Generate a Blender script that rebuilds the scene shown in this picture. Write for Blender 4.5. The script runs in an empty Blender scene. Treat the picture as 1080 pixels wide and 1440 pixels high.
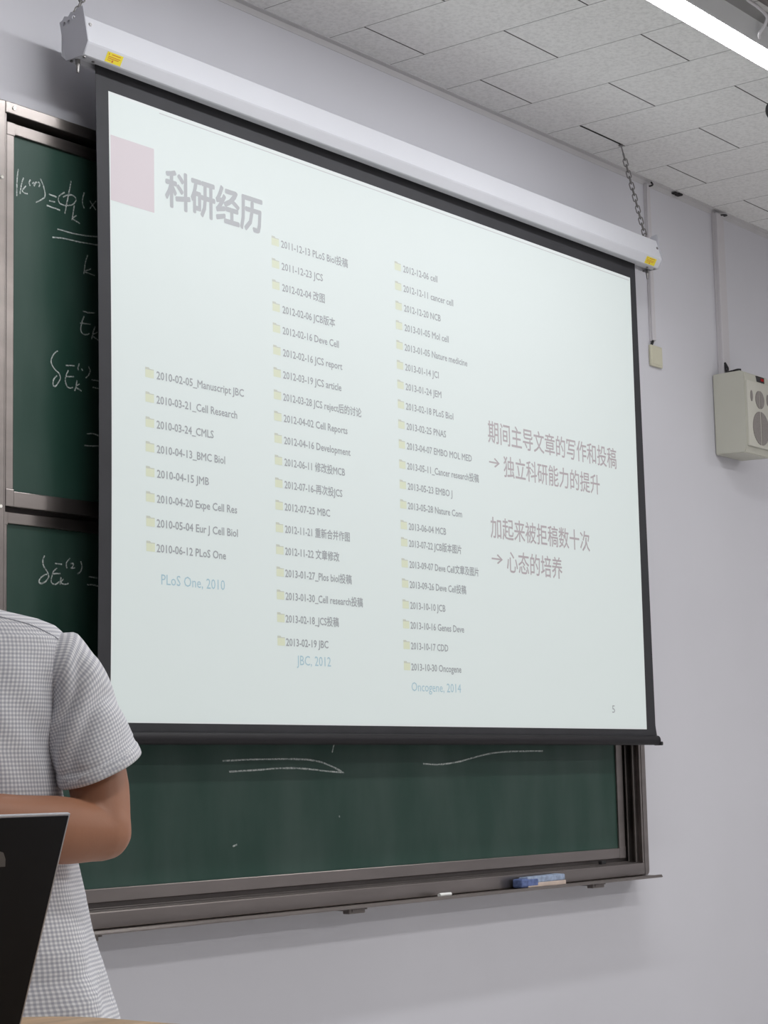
import bpy, bmesh, math, random
from mathutils import Vector, Matrix, noise
from mathutils.bvhtree import BVHTree
from math import sin, cos, pi, radians

random.seed(7)
SC = bpy.context.scene
COL = SC.collection

# ------------------------------------------------------------------ camera
# Metres. The front wall is y = 0, the room lies at y < 0, z is up.
CAM = Vector((0.0, -3.66, 1.25))
YAW, PITCH, ROLL = 0.911884, 0.134607, -0.022245
cam_data = bpy.data.cameras.new('camera')
cam_data.sensor_fit = 'VERTICAL'
cam_data.sensor_height = 36.0
cam_data.lens = 2783.113 / 1440.0 * 36.0
cam_data.clip_start = 0.05
cam = bpy.data.objects.new('camera', cam_data)
COL.objects.link(cam)
fw = Vector((sin(YAW) * cos(PITCH), cos(YAW) * cos(PITCH), sin(PITCH)))
rt = Vector((cos(YAW), -sin(YAW), 0))
up = rt.cross(fw)
rt2 = cos(ROLL) * rt + sin(ROLL) * up
up2 = -sin(ROLL) * rt + cos(ROLL) * up
cam.matrix_world = Matrix.Translation(CAM) @ Matrix((rt2, up2, -fw)).transposed().to_4x4()
SC.camera = cam

# ------------------------------------------------------------------ world, lamps, exposure
SC.view_settings.view_transform = 'Standard'
SC.view_settings.look = 'None'
SC.view_settings.gamma = 1.0
SC.view_settings.use_curve_mapping = False
SC.view_settings.exposure = -0.13
world = bpy.data.worlds.new('world')
SC.world = world
world.use_nodes = True
world.node_tree.nodes['Background'].inputs[0].default_value = (0.85, 0.9, 1.0, 1)
world.node_tree.nodes['Background'].inputs[1].default_value = 0.15

CEIL_Z = 3.49
# the classroom's own rows of ceiling lamps over the seats
ROOM_LAMPS = [(2.0, -3.0, 22), (5.4, -3.0, 30), (8.6, -3.0, 42), (2.0, -5.6, 42), (5.4, -5.6, 50), (8.6, -5.6, 56)]
for k, (lx, ly, watt) in enumerate(ROOM_LAMPS):
    ld = bpy.data.lights.new('ceiling_lamp_light', 'AREA')
    ld.shape = 'RECTANGLE'
    ld.size, ld.size_y = 1.2, 0.25
    ld.energy = watt
    ld.color = (1.0, 0.99, 0.98)
    lo = bpy.data.objects.new('ceiling_lamp_light', ld)
    lo.location = (lx, ly, 3.40)
    COL.objects.link(lo)
BOARD_LAMP_STRENGTH = 42.0      # emission of the chalkboard lamp's diffuser
PROJECTOR = 0.42                # how much light the projector adds to a white pixel

# ------------------------------------------------------------------ helpers
def tag(o, label=None, cat=None, group=None, kind=None):
    if label: o['label'] = label
    if cat: o['category'] = cat
    if group: o['group'] = group
    if kind: o['kind'] = kind
    return o

def thing(name, label, cat, loc=(0, 0, 0), rz=0.0, group=None):
    o = bpy.data.objects.new(name, None)
    o.empty_display_size = 0.05
    o.location = loc
    o.rotation_euler = (0, 0, rz)
    COL.objects.link(o)
    return tag(o, label, cat, group)

def smooth_by_angle(me, deg=35):
    for p in me.polygons: p.use_smooth = True
    try: me.set_sharp_from_angle(angle=radians(deg))
    except Exception: pass

def obj(name, me, mat, parent=None, label=None, smooth=None):
    """Link a bmesh or mesh as ONE object."""
    if isinstance(me, bmesh.types.BMesh):
        bm = me
        me = bpy.data.meshes.new(name)
        bm.to_mesh(me); bm.free()
    o = bpy.data.objects.new(name, me)
    COL.objects.link(o)
    mats = mat if isinstance(mat, (list, tuple)) else [mat]
    if not me.materials:
        for m in mats: me.materials.append(m)
    if smooth is not None: smooth_by_angle(me, smooth)
    if parent: o.parent = parent
    if label: o['label'] = label
    return o

def add_box(bm, x0, x1, y0, y1, z0, z1, bevel=0.0, seg=2):
    r = bmesh.ops.create_cube(bm, size=1.0)
    vs = r['verts']
    for v in vs:
        v.co = Vector(((x0 + x1) / 2 + v.co.x * (x1 - x0), (y0 + y1) / 2 + v.co.y * (y1 - y0), (z0 + z1) / 2 + v.co.z * (z1 - z0)))
    if bevel > 0:
        es = list({e for v in vs for e in v.link_edges})
        bmesh.ops.bevel(bm, geom=es, offset=bevel, segments=seg, affect='EDGES', profile=0.5)
    return vs

def box(*a, **k):
    bm = bmesh.new(); add_box(bm, *a, **k); return bm

def add_prism_x(bm, prof, x0, x1):
    """Extrude a closed (y, z) outline along x."""
    a = [bm.verts.new((x0, y, z)) for y, z in prof]
    b = [bm.verts.new((x1, y, z)) for y, z in prof]
    n = len(prof)
    for i in range(n):
        bm.faces.new((a[i], a[(i + 1) % n], b[(i + 1) % n], b[i]))
    bm.faces.new(a[::-1]); bm.faces.new(b)
    bmesh.ops.recalc_face_normals(bm, faces=bm.faces[:])

def add_prism_y(bm, prof, y0, y1):
    """Extrude a closed (x, z) outline along y."""
    a = [bm.verts.new((x, y0, z)) for x, z in prof]
    b = [bm.verts.new((x, y1, z)) for x, z in prof]
    n = len(prof)
    for i in range(n):
        bm.faces.new((a[i], a[(i + 1) % n], b[(i + 1) % n], b[i]))
    bm.faces.new(a[::-1]); bm.faces.new(b)
    bmesh.ops.recalc_face_normals(bm, faces=bm.faces[:])

def add_prism_z(bm, prof, z0, z1):
    a = [bm.verts.new((x, y, z0)) for x, y in prof]
    b = [bm.verts.new((x, y, z1)) for x, y in prof]
    n = len(prof)
    for i in range(n):
        bm.faces.new((a[i], a[(i + 1) % n], b[(i + 1) % n], b[i]))
    bm.faces.new(a[::-1]); bm.faces.new(b)
    bmesh.ops.recalc_face_normals(bm, faces=bm.faces[:])

def add_cyl(bm, p0, p1, r0, r1=None, n=16):
    p0, p1 = Vector(p0), Vector(p1)
    r1 = r0 if r1 is None else r1
    d = (p1 - p0).normalized()
    u = d.orthogonal().normalized(); v = d.cross(u)
    A = [bm.verts.new(p0 + (u * cos(t) + v * sin(t)) * r0) for t in [2 * pi * i / n for i in range(n)]]
    B = [bm.verts.new(p1 + (u * cos(t) + v * sin(t)) * r1) for t in [2 * pi * i / n for i in range(n)]]
    for i in range(n):
        bm.faces.new((A[i], A[(i + 1) % n], B[(i + 1) % n], B[i]))
    bm.faces.new(A[::-1]); bm.faces.new(B)

def catmull(pts, k=6):
    P = [Vector(p) for p in pts]
    if len(P) < 3: return P
    Q = [P[0] * 2 - P[1]] + P + [P[-1] * 2 - P[-2]]
    out = []
    for i in range(1, len(Q) - 2):
        a, b, c, d = Q[i - 1:i + 3]
        for j in range(k):
            t = j / k
            out.append(0.5 * ((2 * b) + (c - a) * t + (2 * a - 5 * b + 4 * c - d) * t * t + (3 * b - a - 3 * c + d) * t ** 3))
    out.append(P[-1])
    return out

def add_tube(bm, pts, rad, n=10, closed=False, flat=None, caps=True):
    """Tube through pts; rad a number or one per point; flat=(normal, factor) squashes it along a direction."""
    P = [Vector(p) for p in pts]
    m = len(P)
    R = rad if isinstance(rad, (list, tuple)) else [rad] * m
    rings = []
    prev = None
    for i in range(m):
        if closed: t = (P[(i + 1) % m] - P[i - 1]).normalized()
        else: t = (P[min(i + 1, m - 1)] - P[max(i - 1, 0)]).normalized()
        if prev is None: u = t.orthogonal().normalized()
        else:
            u = prev - t * prev.dot(t)
            u = u.normalized() if u.length > 1e-6 else t.orthogonal().normalized()
        prev = u
        v = t.cross(u)
        ring = []
        for k in range(n):
            a = 2 * pi * k / n
            off = (u * cos(a) + v * sin(a)) * R[i]
            if flat:
                nn, f = flat
                off = off - nn * (off.dot(nn) * (1 - f))
            ring.append(bm.verts.new(P[i] + off))
        rings.append(ring)
    for i in range(m if closed else m - 1):
        A, B = rings[i], rings[(i + 1) % m]
        for k in range(n):
            bm.faces.new((A[k], A[(k + 1) % n], B[(k + 1) % n], B[k]))
    if not closed and caps:
        bm.faces.new(rings[0][::-1]); bm.faces.new(rings[-1])
    return rings

def quad_mesh(name, quads, y, mats=None):
    """Flat upright rectangles / polygons [(x, z), ...] at depth y, facing the room."""
    bm = bmesh.new()
    for q in quads:
        f = bm.faces.new([bm.verts.new((x, y, z)) for x, z in q])
        f.normal_update()
        if f.normal.y > 0: f.normal_flip()
    return bm

def rect(x0, x1, z0, z1):
    return [(x0, z0), (x1, z0), (x1, z1), (x0, z1)]

# ------------------------------------------------------------------ materials
def new_mat(name):
    m = bpy.data.materials.new(name); m.use_nodes = True
    nt = m.node_tree
    return m, nt, nt.nodes['Principled BSDF']

def lnk(nt, a, b): nt.links.new(a, b)

def plain(name, col, rough=0.5, metal=0.0, var=0.06, scale=8.0, bump=0.0, bscale=60.0, spec=0.5, stretch=None):
    """Principled material whose colour and roughness wander a little with noise."""
    m, nt, b = new_mat(name)
    N = nt.nodes
    tc = N.new('ShaderNodeTexCoord')
    mp = N.new('ShaderNodeMapping')
    lnk(nt, tc.outputs['Object'], mp.inputs[0])
    if stretch: mp.inputs['Scale'].default_value = stretch
    nz = N.new('ShaderNodeTexNoise'); nz.inputs['Scale'].default_value = scale; nz.inputs['Detail'].default_value = 4
    lnk(nt, mp.outputs[0], nz.inputs['Vector'])
    rp = N.new('ShaderNodeValToRGB')
    rp.color_ramp.elements[0].position = 0.3; rp.color_ramp.elements[1].position = 0.7
    rp.color_ramp.elements[0].color = (*[c * (1 - var) for c in col], 1)
    rp.color_ramp.elements[1].color = (*[min(1, c * (1 + var)) for c in col], 1)
    lnk(nt, nz.outputs[0], rp.inputs[0]); lnk(nt, rp.outputs[0], b.inputs['Base Color'])
    b.inputs['Roughness'].default_value = rough
    b.inputs['Metallic'].default_value = metal
    b.inputs['Specular IOR Level'].default_value = spec
    if bump:
        n2 = N.new('ShaderNodeTexNoise'); n2.inputs['Scale'].default_value = bscale; n2.inputs['Detail'].default_value = 3
        lnk(nt, mp.outputs[0], n2.inputs['Vector'])
        bp = N.new('ShaderNodeBump'); bp.inputs['Strength'].default_value = bump; bp.inputs['Distance'].default_value = 0.002
        lnk(nt, n2.outputs[0], bp.inputs['Height']); lnk(nt, bp.outputs[0], b.inputs['Normal'])
    return m

def glow(name, base, em, strength, rough=0.8):
    m, nt, b = new_mat(name)
    b.inputs['Base Color'].default_value = (*base, 1)
    b.inputs['Roughness'].default_value = rough
    b.inputs['Specular IOR Level'].default_value = 0.1
    b.inputs['Emission Color'].default_value = (*em, 1)
    b.inputs['Emission Strength'].default_value = strength
    return m

def math_node(nt, op, a, b=None, c=None):
    n = nt.nodes.new('ShaderNodeMath'); n.operation = op
    for i, v in enumerate((a, b, c)):
        if v is None: continue
        if isinstance(v, (int, float)): n.inputs[i].default_value = v
        else: lnk(nt, v, n.inputs[i])
    return n.outputs[0]

M = {}
M['wall'] = plain('painted_wall', (0.595, 0.592, 0.632), 0.75, var=0.025, scale=1.3, bump=0.06, bscale=220)
M['floor'] = plain('floor_tile', (0.62, 0.605, 0.59), 0.35, var=0.08, scale=2.0)
M['white_metal'] = plain('white_enamelled_metal', (0.57, 0.575, 0.61), 0.42, var=0.015, scale=3)
M['plate_metal'] = plain('grey_white_end_plate', (0.47, 0.47, 0.51), 0.45, var=0.02, scale=5)
M['black_cloth'] = plain('black_screen_cloth', (0.020, 0.020, 0.024), 0.7, var=0.15, scale=10)
M['black_bar'] = plain('black_bar', (0.010, 0.009, 0.011), 0.5, var=0.1, scale=10, spec=0.25)
M['steel'] = plain('dull_steel', (0.25, 0.24, 0.235), 0.4, metal=0.9, var=0.12, scale=30)
M['alu'] = plain('bronze_grey_aluminium', (0.235, 0.210, 0.198), 0.31, metal=0.9, var=0.10, scale=3, stretch=(1, 6, 6), bump=0.03, bscale=40)
M['alu_dark'] = plain('dark_track_aluminium', (0.17, 0.15, 0.14), 0.45, metal=0.6, var=0.12, scale=6)
M['rubber'] = plain('black_rubber', (0.012, 0.011, 0.012), 0.6, var=0.1)
M['cream'] = plain('cream_plastic', (0.53, 0.52, 0.46), 0.5, var=0.02, scale=5)
M['cream_side'] = plain('cream_paint', (0.50, 0.495, 0.43), 0.5, var=0.03, scale=5)
M['mesh_grey'] = plain('grey_speaker_mesh', (0.24, 0.22, 0.21), 0.8, var=0.12, scale=300)
M['raceway'] = plain('raceway_plastic', (0.55, 0.53, 0.55), 0.55, var=0.03, scale=6)
M['plate_cream'] = plain('yellowed_plate', (0.56, 0.54, 0.42), 0.5, var=0.02)
M['dark_gap'] = plain('dark_gap', (0.02, 0.018, 0.018), 0.9, var=0.1)
M['cable'] = plain('black_cable', (0.012, 0.012, 0.013), 0.5, var=0.1)
M['lamp_metal'] = plain('grey_lamp_metal', (0.45, 0.45, 0.45), 0.35, metal=0.3, var=0.05, scale=4)
M['yellow'] = plain('yellow_sticker', (0.75, 0.62, 0.03), 0.5, var=0.04)
M['red_ink'] = plain('red_ink', (0.55, 0.16, 0.03), 0.6, var=0.05)
M['grey_ink'] = plain('grey_ink', (0.42, 0.42, 0.45), 0.6, var=0.05)
M['black_lid'] = plain('black_laptop_lid', (0.006, 0.007, 0.0092), 0.55, var=0.06, scale=20, spec=0.15)
M['lid_rim'] = plain('grey_laptop_rim', (0.38, 0.38, 0.40), 0.35, metal=0.6, var=0.04)
M['logo'] = plain('grey_logo', (0.09, 0.09, 0.092), 0.4, var=0.04)
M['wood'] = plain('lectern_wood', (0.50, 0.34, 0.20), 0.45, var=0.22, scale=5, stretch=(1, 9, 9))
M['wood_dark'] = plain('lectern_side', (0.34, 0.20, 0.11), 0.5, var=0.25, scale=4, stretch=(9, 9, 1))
M['chrome'] = plain('bright_edge_metal', (0.75, 0.73, 0.68), 0.2, metal=1.0, var=0.03)
M['skin'] = plain('skin', (0.37, 0.168, 0.095), 0.5, var=0.06, scale=9, bump=0.08, bscale=130)
M['skin'].node_tree.nodes['Principled BSDF'].inputs['Subsurface Weight'].default_value = 0.12
M['skin'].node_tree.nodes['Principled BSDF'].inputs['Subsurface Radius'].default_value = (0.012, 0.005, 0.003)
M['hair'] = plain('black_hair', (0.012, 0.010, 0.009), 0.45, var=0.3, scale=60, bump=0.4, bscale=200)
M['trousers'] = plain('dark_trousers', (0.03, 0.033, 0.045), 0.8, var=0.1, scale=30)
M['shoe'] = plain('black_shoe', (0.015, 0.013, 0.012), 0.35, var=0.1)
M['eye'] = plain('eye', (0.55, 0.53, 0.5), 0.2, var=0.02)
M['iris'] = plain('dark_iris', (0.02, 0.012, 0.008), 0.15, var=0.05)
M['seam'] = plain('shirt_seam', (0.33, 0.34, 0.38), 0.85, var=0.1, scale=200)
M['eraser_blue'] = plain('blue_felt_eraser', (0.10, 0.14, 0.30), 0.85, var=0.35, scale=60, bump=0.3, bscale=200)
M['eraser_light'] = plain('dusty_blue_eraser', (0.28, 0.34, 0.46), 0.85, var=0.25, scale=70)
M['eraser_wood'] = plain('pale_eraser_block', (0.52, 0.42, 0.36), 0.7, var=0.1, scale=20)
M['chalk_stick'] = plain('white_chalk', (0.85, 0.85, 0.83), 0.9, var=0.03)

# chalk writing: white, broken up by the board's grain
m, nt, b = new_mat('chalk_line')
tc = nt.nodes.new('ShaderNodeTexCoord'); nz = nt.nodes.new('ShaderNodeTexNoise'); nz.inputs['Scale'].default_value = 260
lnk(nt, tc.outputs['Object'], nz.inputs['Vector'])
rp = nt.nodes.new('ShaderNodeValToRGB')
rp.color_ramp.elements[0].color = (0.16, 0.20, 0.19, 1); rp.color_ramp.elements[1].color = (0.60, 0.64, 0.62, 1)
rp.color_ramp.elements[0].position = 0.35; rp.color_ramp.elements[1].position = 0.6
lnk(nt, nz.outputs[0], rp.inputs[0]); lnk(nt, rp.outputs[0], b.inputs['Base Color'])
b.inputs['Roughness'].default_value = 0.95; b.inputs['Specular IOR Level'].default_value = 0.1
M['chalk'] = m

# green chalkboard: enamel with wiped chalk dust in vertical and slanting smears
m, nt, b = new_mat('green_chalkboard')
tc = nt.nodes.new('ShaderNodeTexCoord'); mp = nt.nodes.new('ShaderNodeMapping')
mp.inputs['Scale'].default_value = (5.0, 1.0, 1.6)
lnk(nt, tc.outputs['Object'], mp.inputs[0])
nz = nt.nodes.new('ShaderNodeTexNoise'); nz.inputs['Scale'].default_value = 1.1; nz.inputs['Detail'].default_value = 5
lnk(nt, mp.outputs[0], nz.inputs['Vector'])
rp = nt.nodes.new('ShaderNodeValToRGB')
rp.color_ramp.elements[0].color = (0.018, 0.054, 0.040, 1); rp.color_ramp.elements[1].color = (0.044, 0.080, 0.066, 1)
rp.color_ramp.elements[0].position = 0.40; rp.color_ramp.elements[1].position = 0.72
lnk(nt, nz.outputs[0], rp.inputs[0]); lnk(nt, rp.outputs[0], b.inputs['Base Color'])
b.inputs['Roughness'].default_value = 0.45; b.inputs['Specular IOR Level'].default_value = 0.30
M['board'] = m

# ceiling: mineral fibre tiles 0.301 x 0.602 in running bond, faint joints one way, darker short joints the other
m, nt, b = new_mat('mineral_fibre_ceiling')
tc = nt.nodes.new('ShaderNodeTexCoord'); sp = nt.nodes.new('ShaderNodeSeparateXYZ')
lnk(nt, tc.outputs['Object'], sp.inputs[0])
PX, PY = 0.3012, 0.600
xr = math_node(nt, 'DIVIDE', math_node(nt, 'SUBTRACT', sp.outputs[0], 5.084 - PX * 40), PX)
row = math_node(nt, 'FLOOR', xr)
fx = math_node(nt, 'FRACT', xr)
half = math_node(nt, 'MULTIPLY', math_node(nt, 'MODULO', row, 2.0), 0.5)
yr = math_node(nt, 'ADD', math_node(nt, 'DIVIDE', math_node(nt, 'ADD', sp.outputs[1], 0.156 + PY * 40), PY), half)
fy = math_node(nt, 'FRACT', yr)
dx = math_node(nt, 'MULTIPLY', math_node(nt, 'MINIMUM', fx, math_node(nt, 'SUBTRACT', 1.0, fx)), PX)
dy = math_node(nt, 'MULTIPLY', math_node(nt, 'MINIMUM', fy, math_node(nt, 'SUBTRACT', 1.0, fy)), PY)
jx = math_node(nt, 'LESS_THAN', dx, 0.0020)
jy = math_node(nt, 'LESS_THAN', dy, 0.0026)
nz = nt.nodes.new('ShaderNodeTexNoise'); nz.inputs['Scale'].default_value = 70; nz.inputs['Detail'].default_value = 6; nz.inputs['Roughness'].default_value = 0.75
lnk(nt, tc.outputs['Object'], nz.inputs['Vector'])
rp = nt.nodes.new('ShaderNodeValToRGB')
rp.color_ramp.elements[0].color = (0.66, 0.657, 0.652, 1); rp.color_ramp.elements[1].color = (0.80, 0.797, 0.792, 1)
rp.color_ramp.elements[0].position = 0.33; rp.color_ramp.elements[1].position = 0.56
lnk(nt, nz.outputs[0], rp.inputs[0])
mx = nt.nodes.new('ShaderNodeMix'); mx.data_type = 'RGBA'
lnk(nt, rp.outputs[0], mx.inputs['A']); mx.inputs['B'].default_value = (0.20, 0.195, 0.19, 1)
lnk(nt, math_node(nt, 'MULTIPLY', jx, 0.75), mx.inputs['Factor'])
mx2 = nt.nodes.new('ShaderNodeMix'); mx2.data_type = 'RGBA'
lnk(nt, mx.outputs['Result'], mx2.inputs['A']); mx2.inputs['B'].default_value = (0.085, 0.08, 0.08, 1)
lnk(nt, jy, mx2.inputs['Factor'])
lnk(nt, mx2.outputs['Result'], b.inputs['Base Color'])
bp = nt.nodes.new('ShaderNodeBump'); bp.inputs['Strength'].default_value = 0.35; bp.inputs['Distance'].default_value = 0.003
lnk(nt, nz.outputs[0], bp.inputs['Height']); lnk(nt, bp.outputs[0], b.inputs['Normal'])
b.inputs['Roughness'].default_value = 0.95; b.inputs['Specular IOR Level'].default_value = 0.1
M['ceiling'] = m

# shirt: fine grey-blue and white check woven along the cloth's own u, v (in metres)
def check_mat(name, p=0.0056):
    m, nt, b = new_mat(name)
    uv = nt.nodes.new('ShaderNodeUVMap'); sp = nt.nodes.new('ShaderNodeSeparateXYZ')
    lnk(nt, uv.outputs[0], sp.inputs[0])
    fac = []
    for k in range(2):
        f = math_node(nt, 'FRACT', math_node(nt, 'DIVIDE', sp.outputs[k], p))
        w = math_node(nt, 'ABSOLUTE', math_node(nt, 'SUBTRACT', f, 0.5))          # 0..0.5
        mr = nt.nodes.new('ShaderNodeMapRange'); mr.interpolation_type = 'SMOOTHSTEP'
        lnk(nt, w, mr.inputs[0]); mr.inputs[1].default_value = 0.12; mr.inputs[2].default_value = 0.38
        fac.append(mr.outputs[0])
    s = math_node(nt, 'MULTIPLY', math_node(nt, 'ADD', fac[0], fac[1]), 0.5)
    rp = nt.nodes.new('ShaderNodeValToRGB')
    e = rp.color_ramp.elements
    e[0].position = 0.0; e[0].color = (0.43, 0.44, 0.50, 1)
    e[1].position = 1.0; e[1].color = (0.86, 0.86, 0.88, 1)
    k = e.new(0.5); k.color = (0.61, 0.615, 0.65, 1)
    lnk(nt, s, rp.inputs[0]); lnk(nt, rp.outputs[0], b.inputs['Base Color'])
    tc = nt.nodes.new('ShaderNodeTexCoord')
    nz = nt.nodes.new('ShaderNodeTexNoise'); nz.inputs['Scale'].default_value = 55; nz.inputs['Detail'].default_value = 4
    lnk(nt, tc.outputs['Object'], nz.inputs['Vector'])
    bp = nt.nodes.new('ShaderNodeBump'); bp.inputs['Strength'].default_value = 0.35; bp.inputs['Distance'].default_value = 0.004
    lnk(nt, nz.outputs[0], bp.inputs['Height']); lnk(nt, bp.outputs[0], b.inputs['Normal'])
    b.inputs['Roughness'].default_value = 0.9; b.inputs['Specular IOR Level'].default_value = 0.15
    return m
M['shirt'] = check_mat('checked_shirt_cloth')

# what the projector throws on the white cloth: the cloth's own white plus the colour of the slide
CLOTH = (0.365, 0.375, 0.38)
def slide(name, rgb):
    return glow(name, CLOTH, rgb, PROJECTOR)
M['slide_white'] = slide('slide_white', (0.87, 1.0, 0.96))
M['cloth_white'] = slide('cloth_white_margin', (0.93, 1.0, 0.98))
M['slide_grey'] = slide('slide_grey_text', (0.03, 0.04, 0.07))
M['slide_title'] = slide('slide_title_grey', (0.19, 0.19, 0.23))
M['slide_red'] = slide('slide_dull_red_text', (0.22, 0.09, 0.12))
M['slide_pink'] = slide('slide_pink', (0.69, 0.49, 0.56))
M['slide_cyan'] = slide('slide_cyan_text', (0.12, 0.46, 0.62))
M['slide_folder'] = slide('slide_folder_yellow', (0.80, 0.86, 0.45))
M['slide_folder_tab'] = slide('slide_folder_tab', (0.50, 0.53, 0.34))
M['slide_line'] = slide('slide_edge_line', (0.45, 0.42, 0.45))
M['diffuser'] = glow('lamp_diffuser', (0.8, 0.8, 0.8), (0.97, 0.98, 1.0), BOARD_LAMP_STRENGTH)
M['led_red'] = glow('red_led', (0.2, 0.01, 0.01), (1.0, 0.05, 0.05), 0.06)
M['laptop_screen'] = glow('laptop_screen', (0.02, 0.02, 0.02), (0.8, 0.9, 1.0), 0.4)
M['display_black'] = plain('display_black', (0.012, 0.010, 0.010), 0.25, var=0.05)

# ------------------------------------------------------------------ the room
RX0, RX1, RY0 = -2.2, 10.6, -8.6
def struct(name, bm, mat):
    return tag(obj(name, bm, mat), kind='structure')
struct('floor', box(RX0 - 0.1, RX1 + 0.1, RY0 - 0.1, 0.1, -0.1, 0), M['floor'])
struct('ceiling', box(RX0 - 0.1, RX1 + 0.1, RY0 - 0.1, 0.1, CEIL_Z, CEIL_Z + 0.1), M['ceiling'])
wall_front = struct('wall_front', box(RX0 - 0.1, RX1 + 0.1, 0, 0.1, 0, CEIL_Z), M['wall'])
struct('wall_left', box(RX0 - 0.1, RX0, RY0, 0, 0, CEIL_Z), M['wall'])
struct('wall_right', box(RX1, RX1 + 0.1, RY0, 0, 0, CEIL_Z), M['wall'])
struct('wall_back', box(RX0 - 0.1, RX1 + 0.1, RY0 - 0.1, RY0, 0, CEIL_Z), M['wall'])
# wall angle that carries the ceiling tiles: two flanges of thin sheet
bm = bmesh.new()
add_prism_x(bm, [(0, CEIL_Z), (-0.022, CEIL_Z), (-0.022, CEIL_Z - 0.0025), (-0.002, CEIL_Z - 0.0025), (-0.002, CEIL_Z - 0.022), (0, CEIL_Z - 0.022)], RX0, RX1)
struct('trim_1', bm, plain('grey_wall_angle', (0.56, 0.55, 0.56), 0.6, var=0.04))
# a chipped hole in the wall's top edge, between the two raceways
bm = bmesh.new()
for (cx, cz, w, h) in ((6.600, 3.482, 0.010, 0.002), (6.628, 3.483, 0.014, 0.004)):
    add_box(bm, cx - w, cx + w, -0.0245, -0.0005, cz - h, cz + h, bevel=0.002, seg=1)
tag(obj('wall_hole', bm, M['dark_gap'], wall_front), kind='structure')

# ------------------------------------------------------------------ projection screen
SCR = thing('projection_screen', 'white pull-down projection screen with black borders showing a slide of file names', 'screen', (3.31, -0.137, 3.06))
inv = Vector((-3.31, 0.137, -3.06))
def sp(name, me, mat, parent=None, label=None, smooth=None):
    """a part of the screen, given in room coordinates"""
    o = obj(name, me, mat, parent or SCR, label, smooth)
    if parent is None or parent is SCR: o.location = inv
    return o
bm = bmesh.new()
add_prism_x(bm, [(-0.176, 3.168), (-0.1955, 3.096), (-0.1935, 3.091), (-0.179, 3.066), (-0.175, 3.064), (-0.152, 3.064), (-0.152, 3.075), (-0.124, 3.075), (-0.124, 3.064), (-0.116, 3.064), (-0.098, 3.080), (-0.098, 3.168)], 3.311, 6.149)
housing = sp('housing', bm, M['white_metal'])
for (x, z) in ((3.330, 3.147), (6.138, 3.137)):
    bm = bmesh.new(); y = -0.176 - (3.168 - z) * 0.27
    add_cyl(bm, (x, y + 0.002, z), (x, y - 0.0025, z), 0.0055, 0.0045, 12)
    sp('screw', bm, M['steel'], housing, 'grey screw head')
# warning stickers on the slanted lower front face: frame, sign and lines of print
def sticker(x0, x1):
    n = Vector((0, -0.866, -0.5)); a = Vector((0, -0.193, 3.0905)); dn = Vector((0, 0.0145, -0.025)).normalized()
    def q(u0, u1, v0, v1, lift):
        return [Vector((x0 + (x1 - x0) * u, 0, 0)) + a + dn * (0.027 * v) + n * lift for u, v in ((u0, v0), (u1, v0), (u1, v1), (u0, v1))]
    bm = bmesh.new()
    layers = [(q(0, 1, 0.02, 0.98, 0.0006), 0)]
    layers += [(q(0.10, 0.16, 0.15, 0.30, 0.0009), 1), (q(0.30, 0.85, 0.16, 0.24, 0.0009), 1), (q(0.12, 0.88, 0.40, 0.47, 0.0009), 1),
               (q(0.12, 0.80, 0.56, 0.63, 0.0009), 1), (q(0.40, 0.50, 0.70, 0.90, 0.0009), 1), (q(0.12, 0.34, 0.75, 0.81, 0.0009), 1)]
    for pts, mi in layers:
        f = bm.faces.new([bm.verts.new(p) for p in pts]); f.material_index = mi; f.normal_update()
        if f.normal.y > 0: f.normal_flip()
    sp('warning_sticker', bm, [M['yellow'], M['red_ink']], housing, 'yellow sticker with red print')
sticker(3.381, 3.436); sticker(6.050, 6.118)
# small grey maker's print near the right end
bm = bmesh.new()
for k in range(7):
    x = 5.97 + k * 0.010
    z = 3.129; y = -0.176 - (3.168 - z) * 0.27 - 0.0006
    f = bm.faces.new([bm.verts.new(p) for p in ((x, y, z - 0.006), (x + 0.0065, y, z - 0.006), (x + 0.0065, y + 0.003, z + 0.005), (x, y + 0.003, z + 0.005))])
sp('printed_mark', bm, M['grey_ink'], housing)
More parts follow.
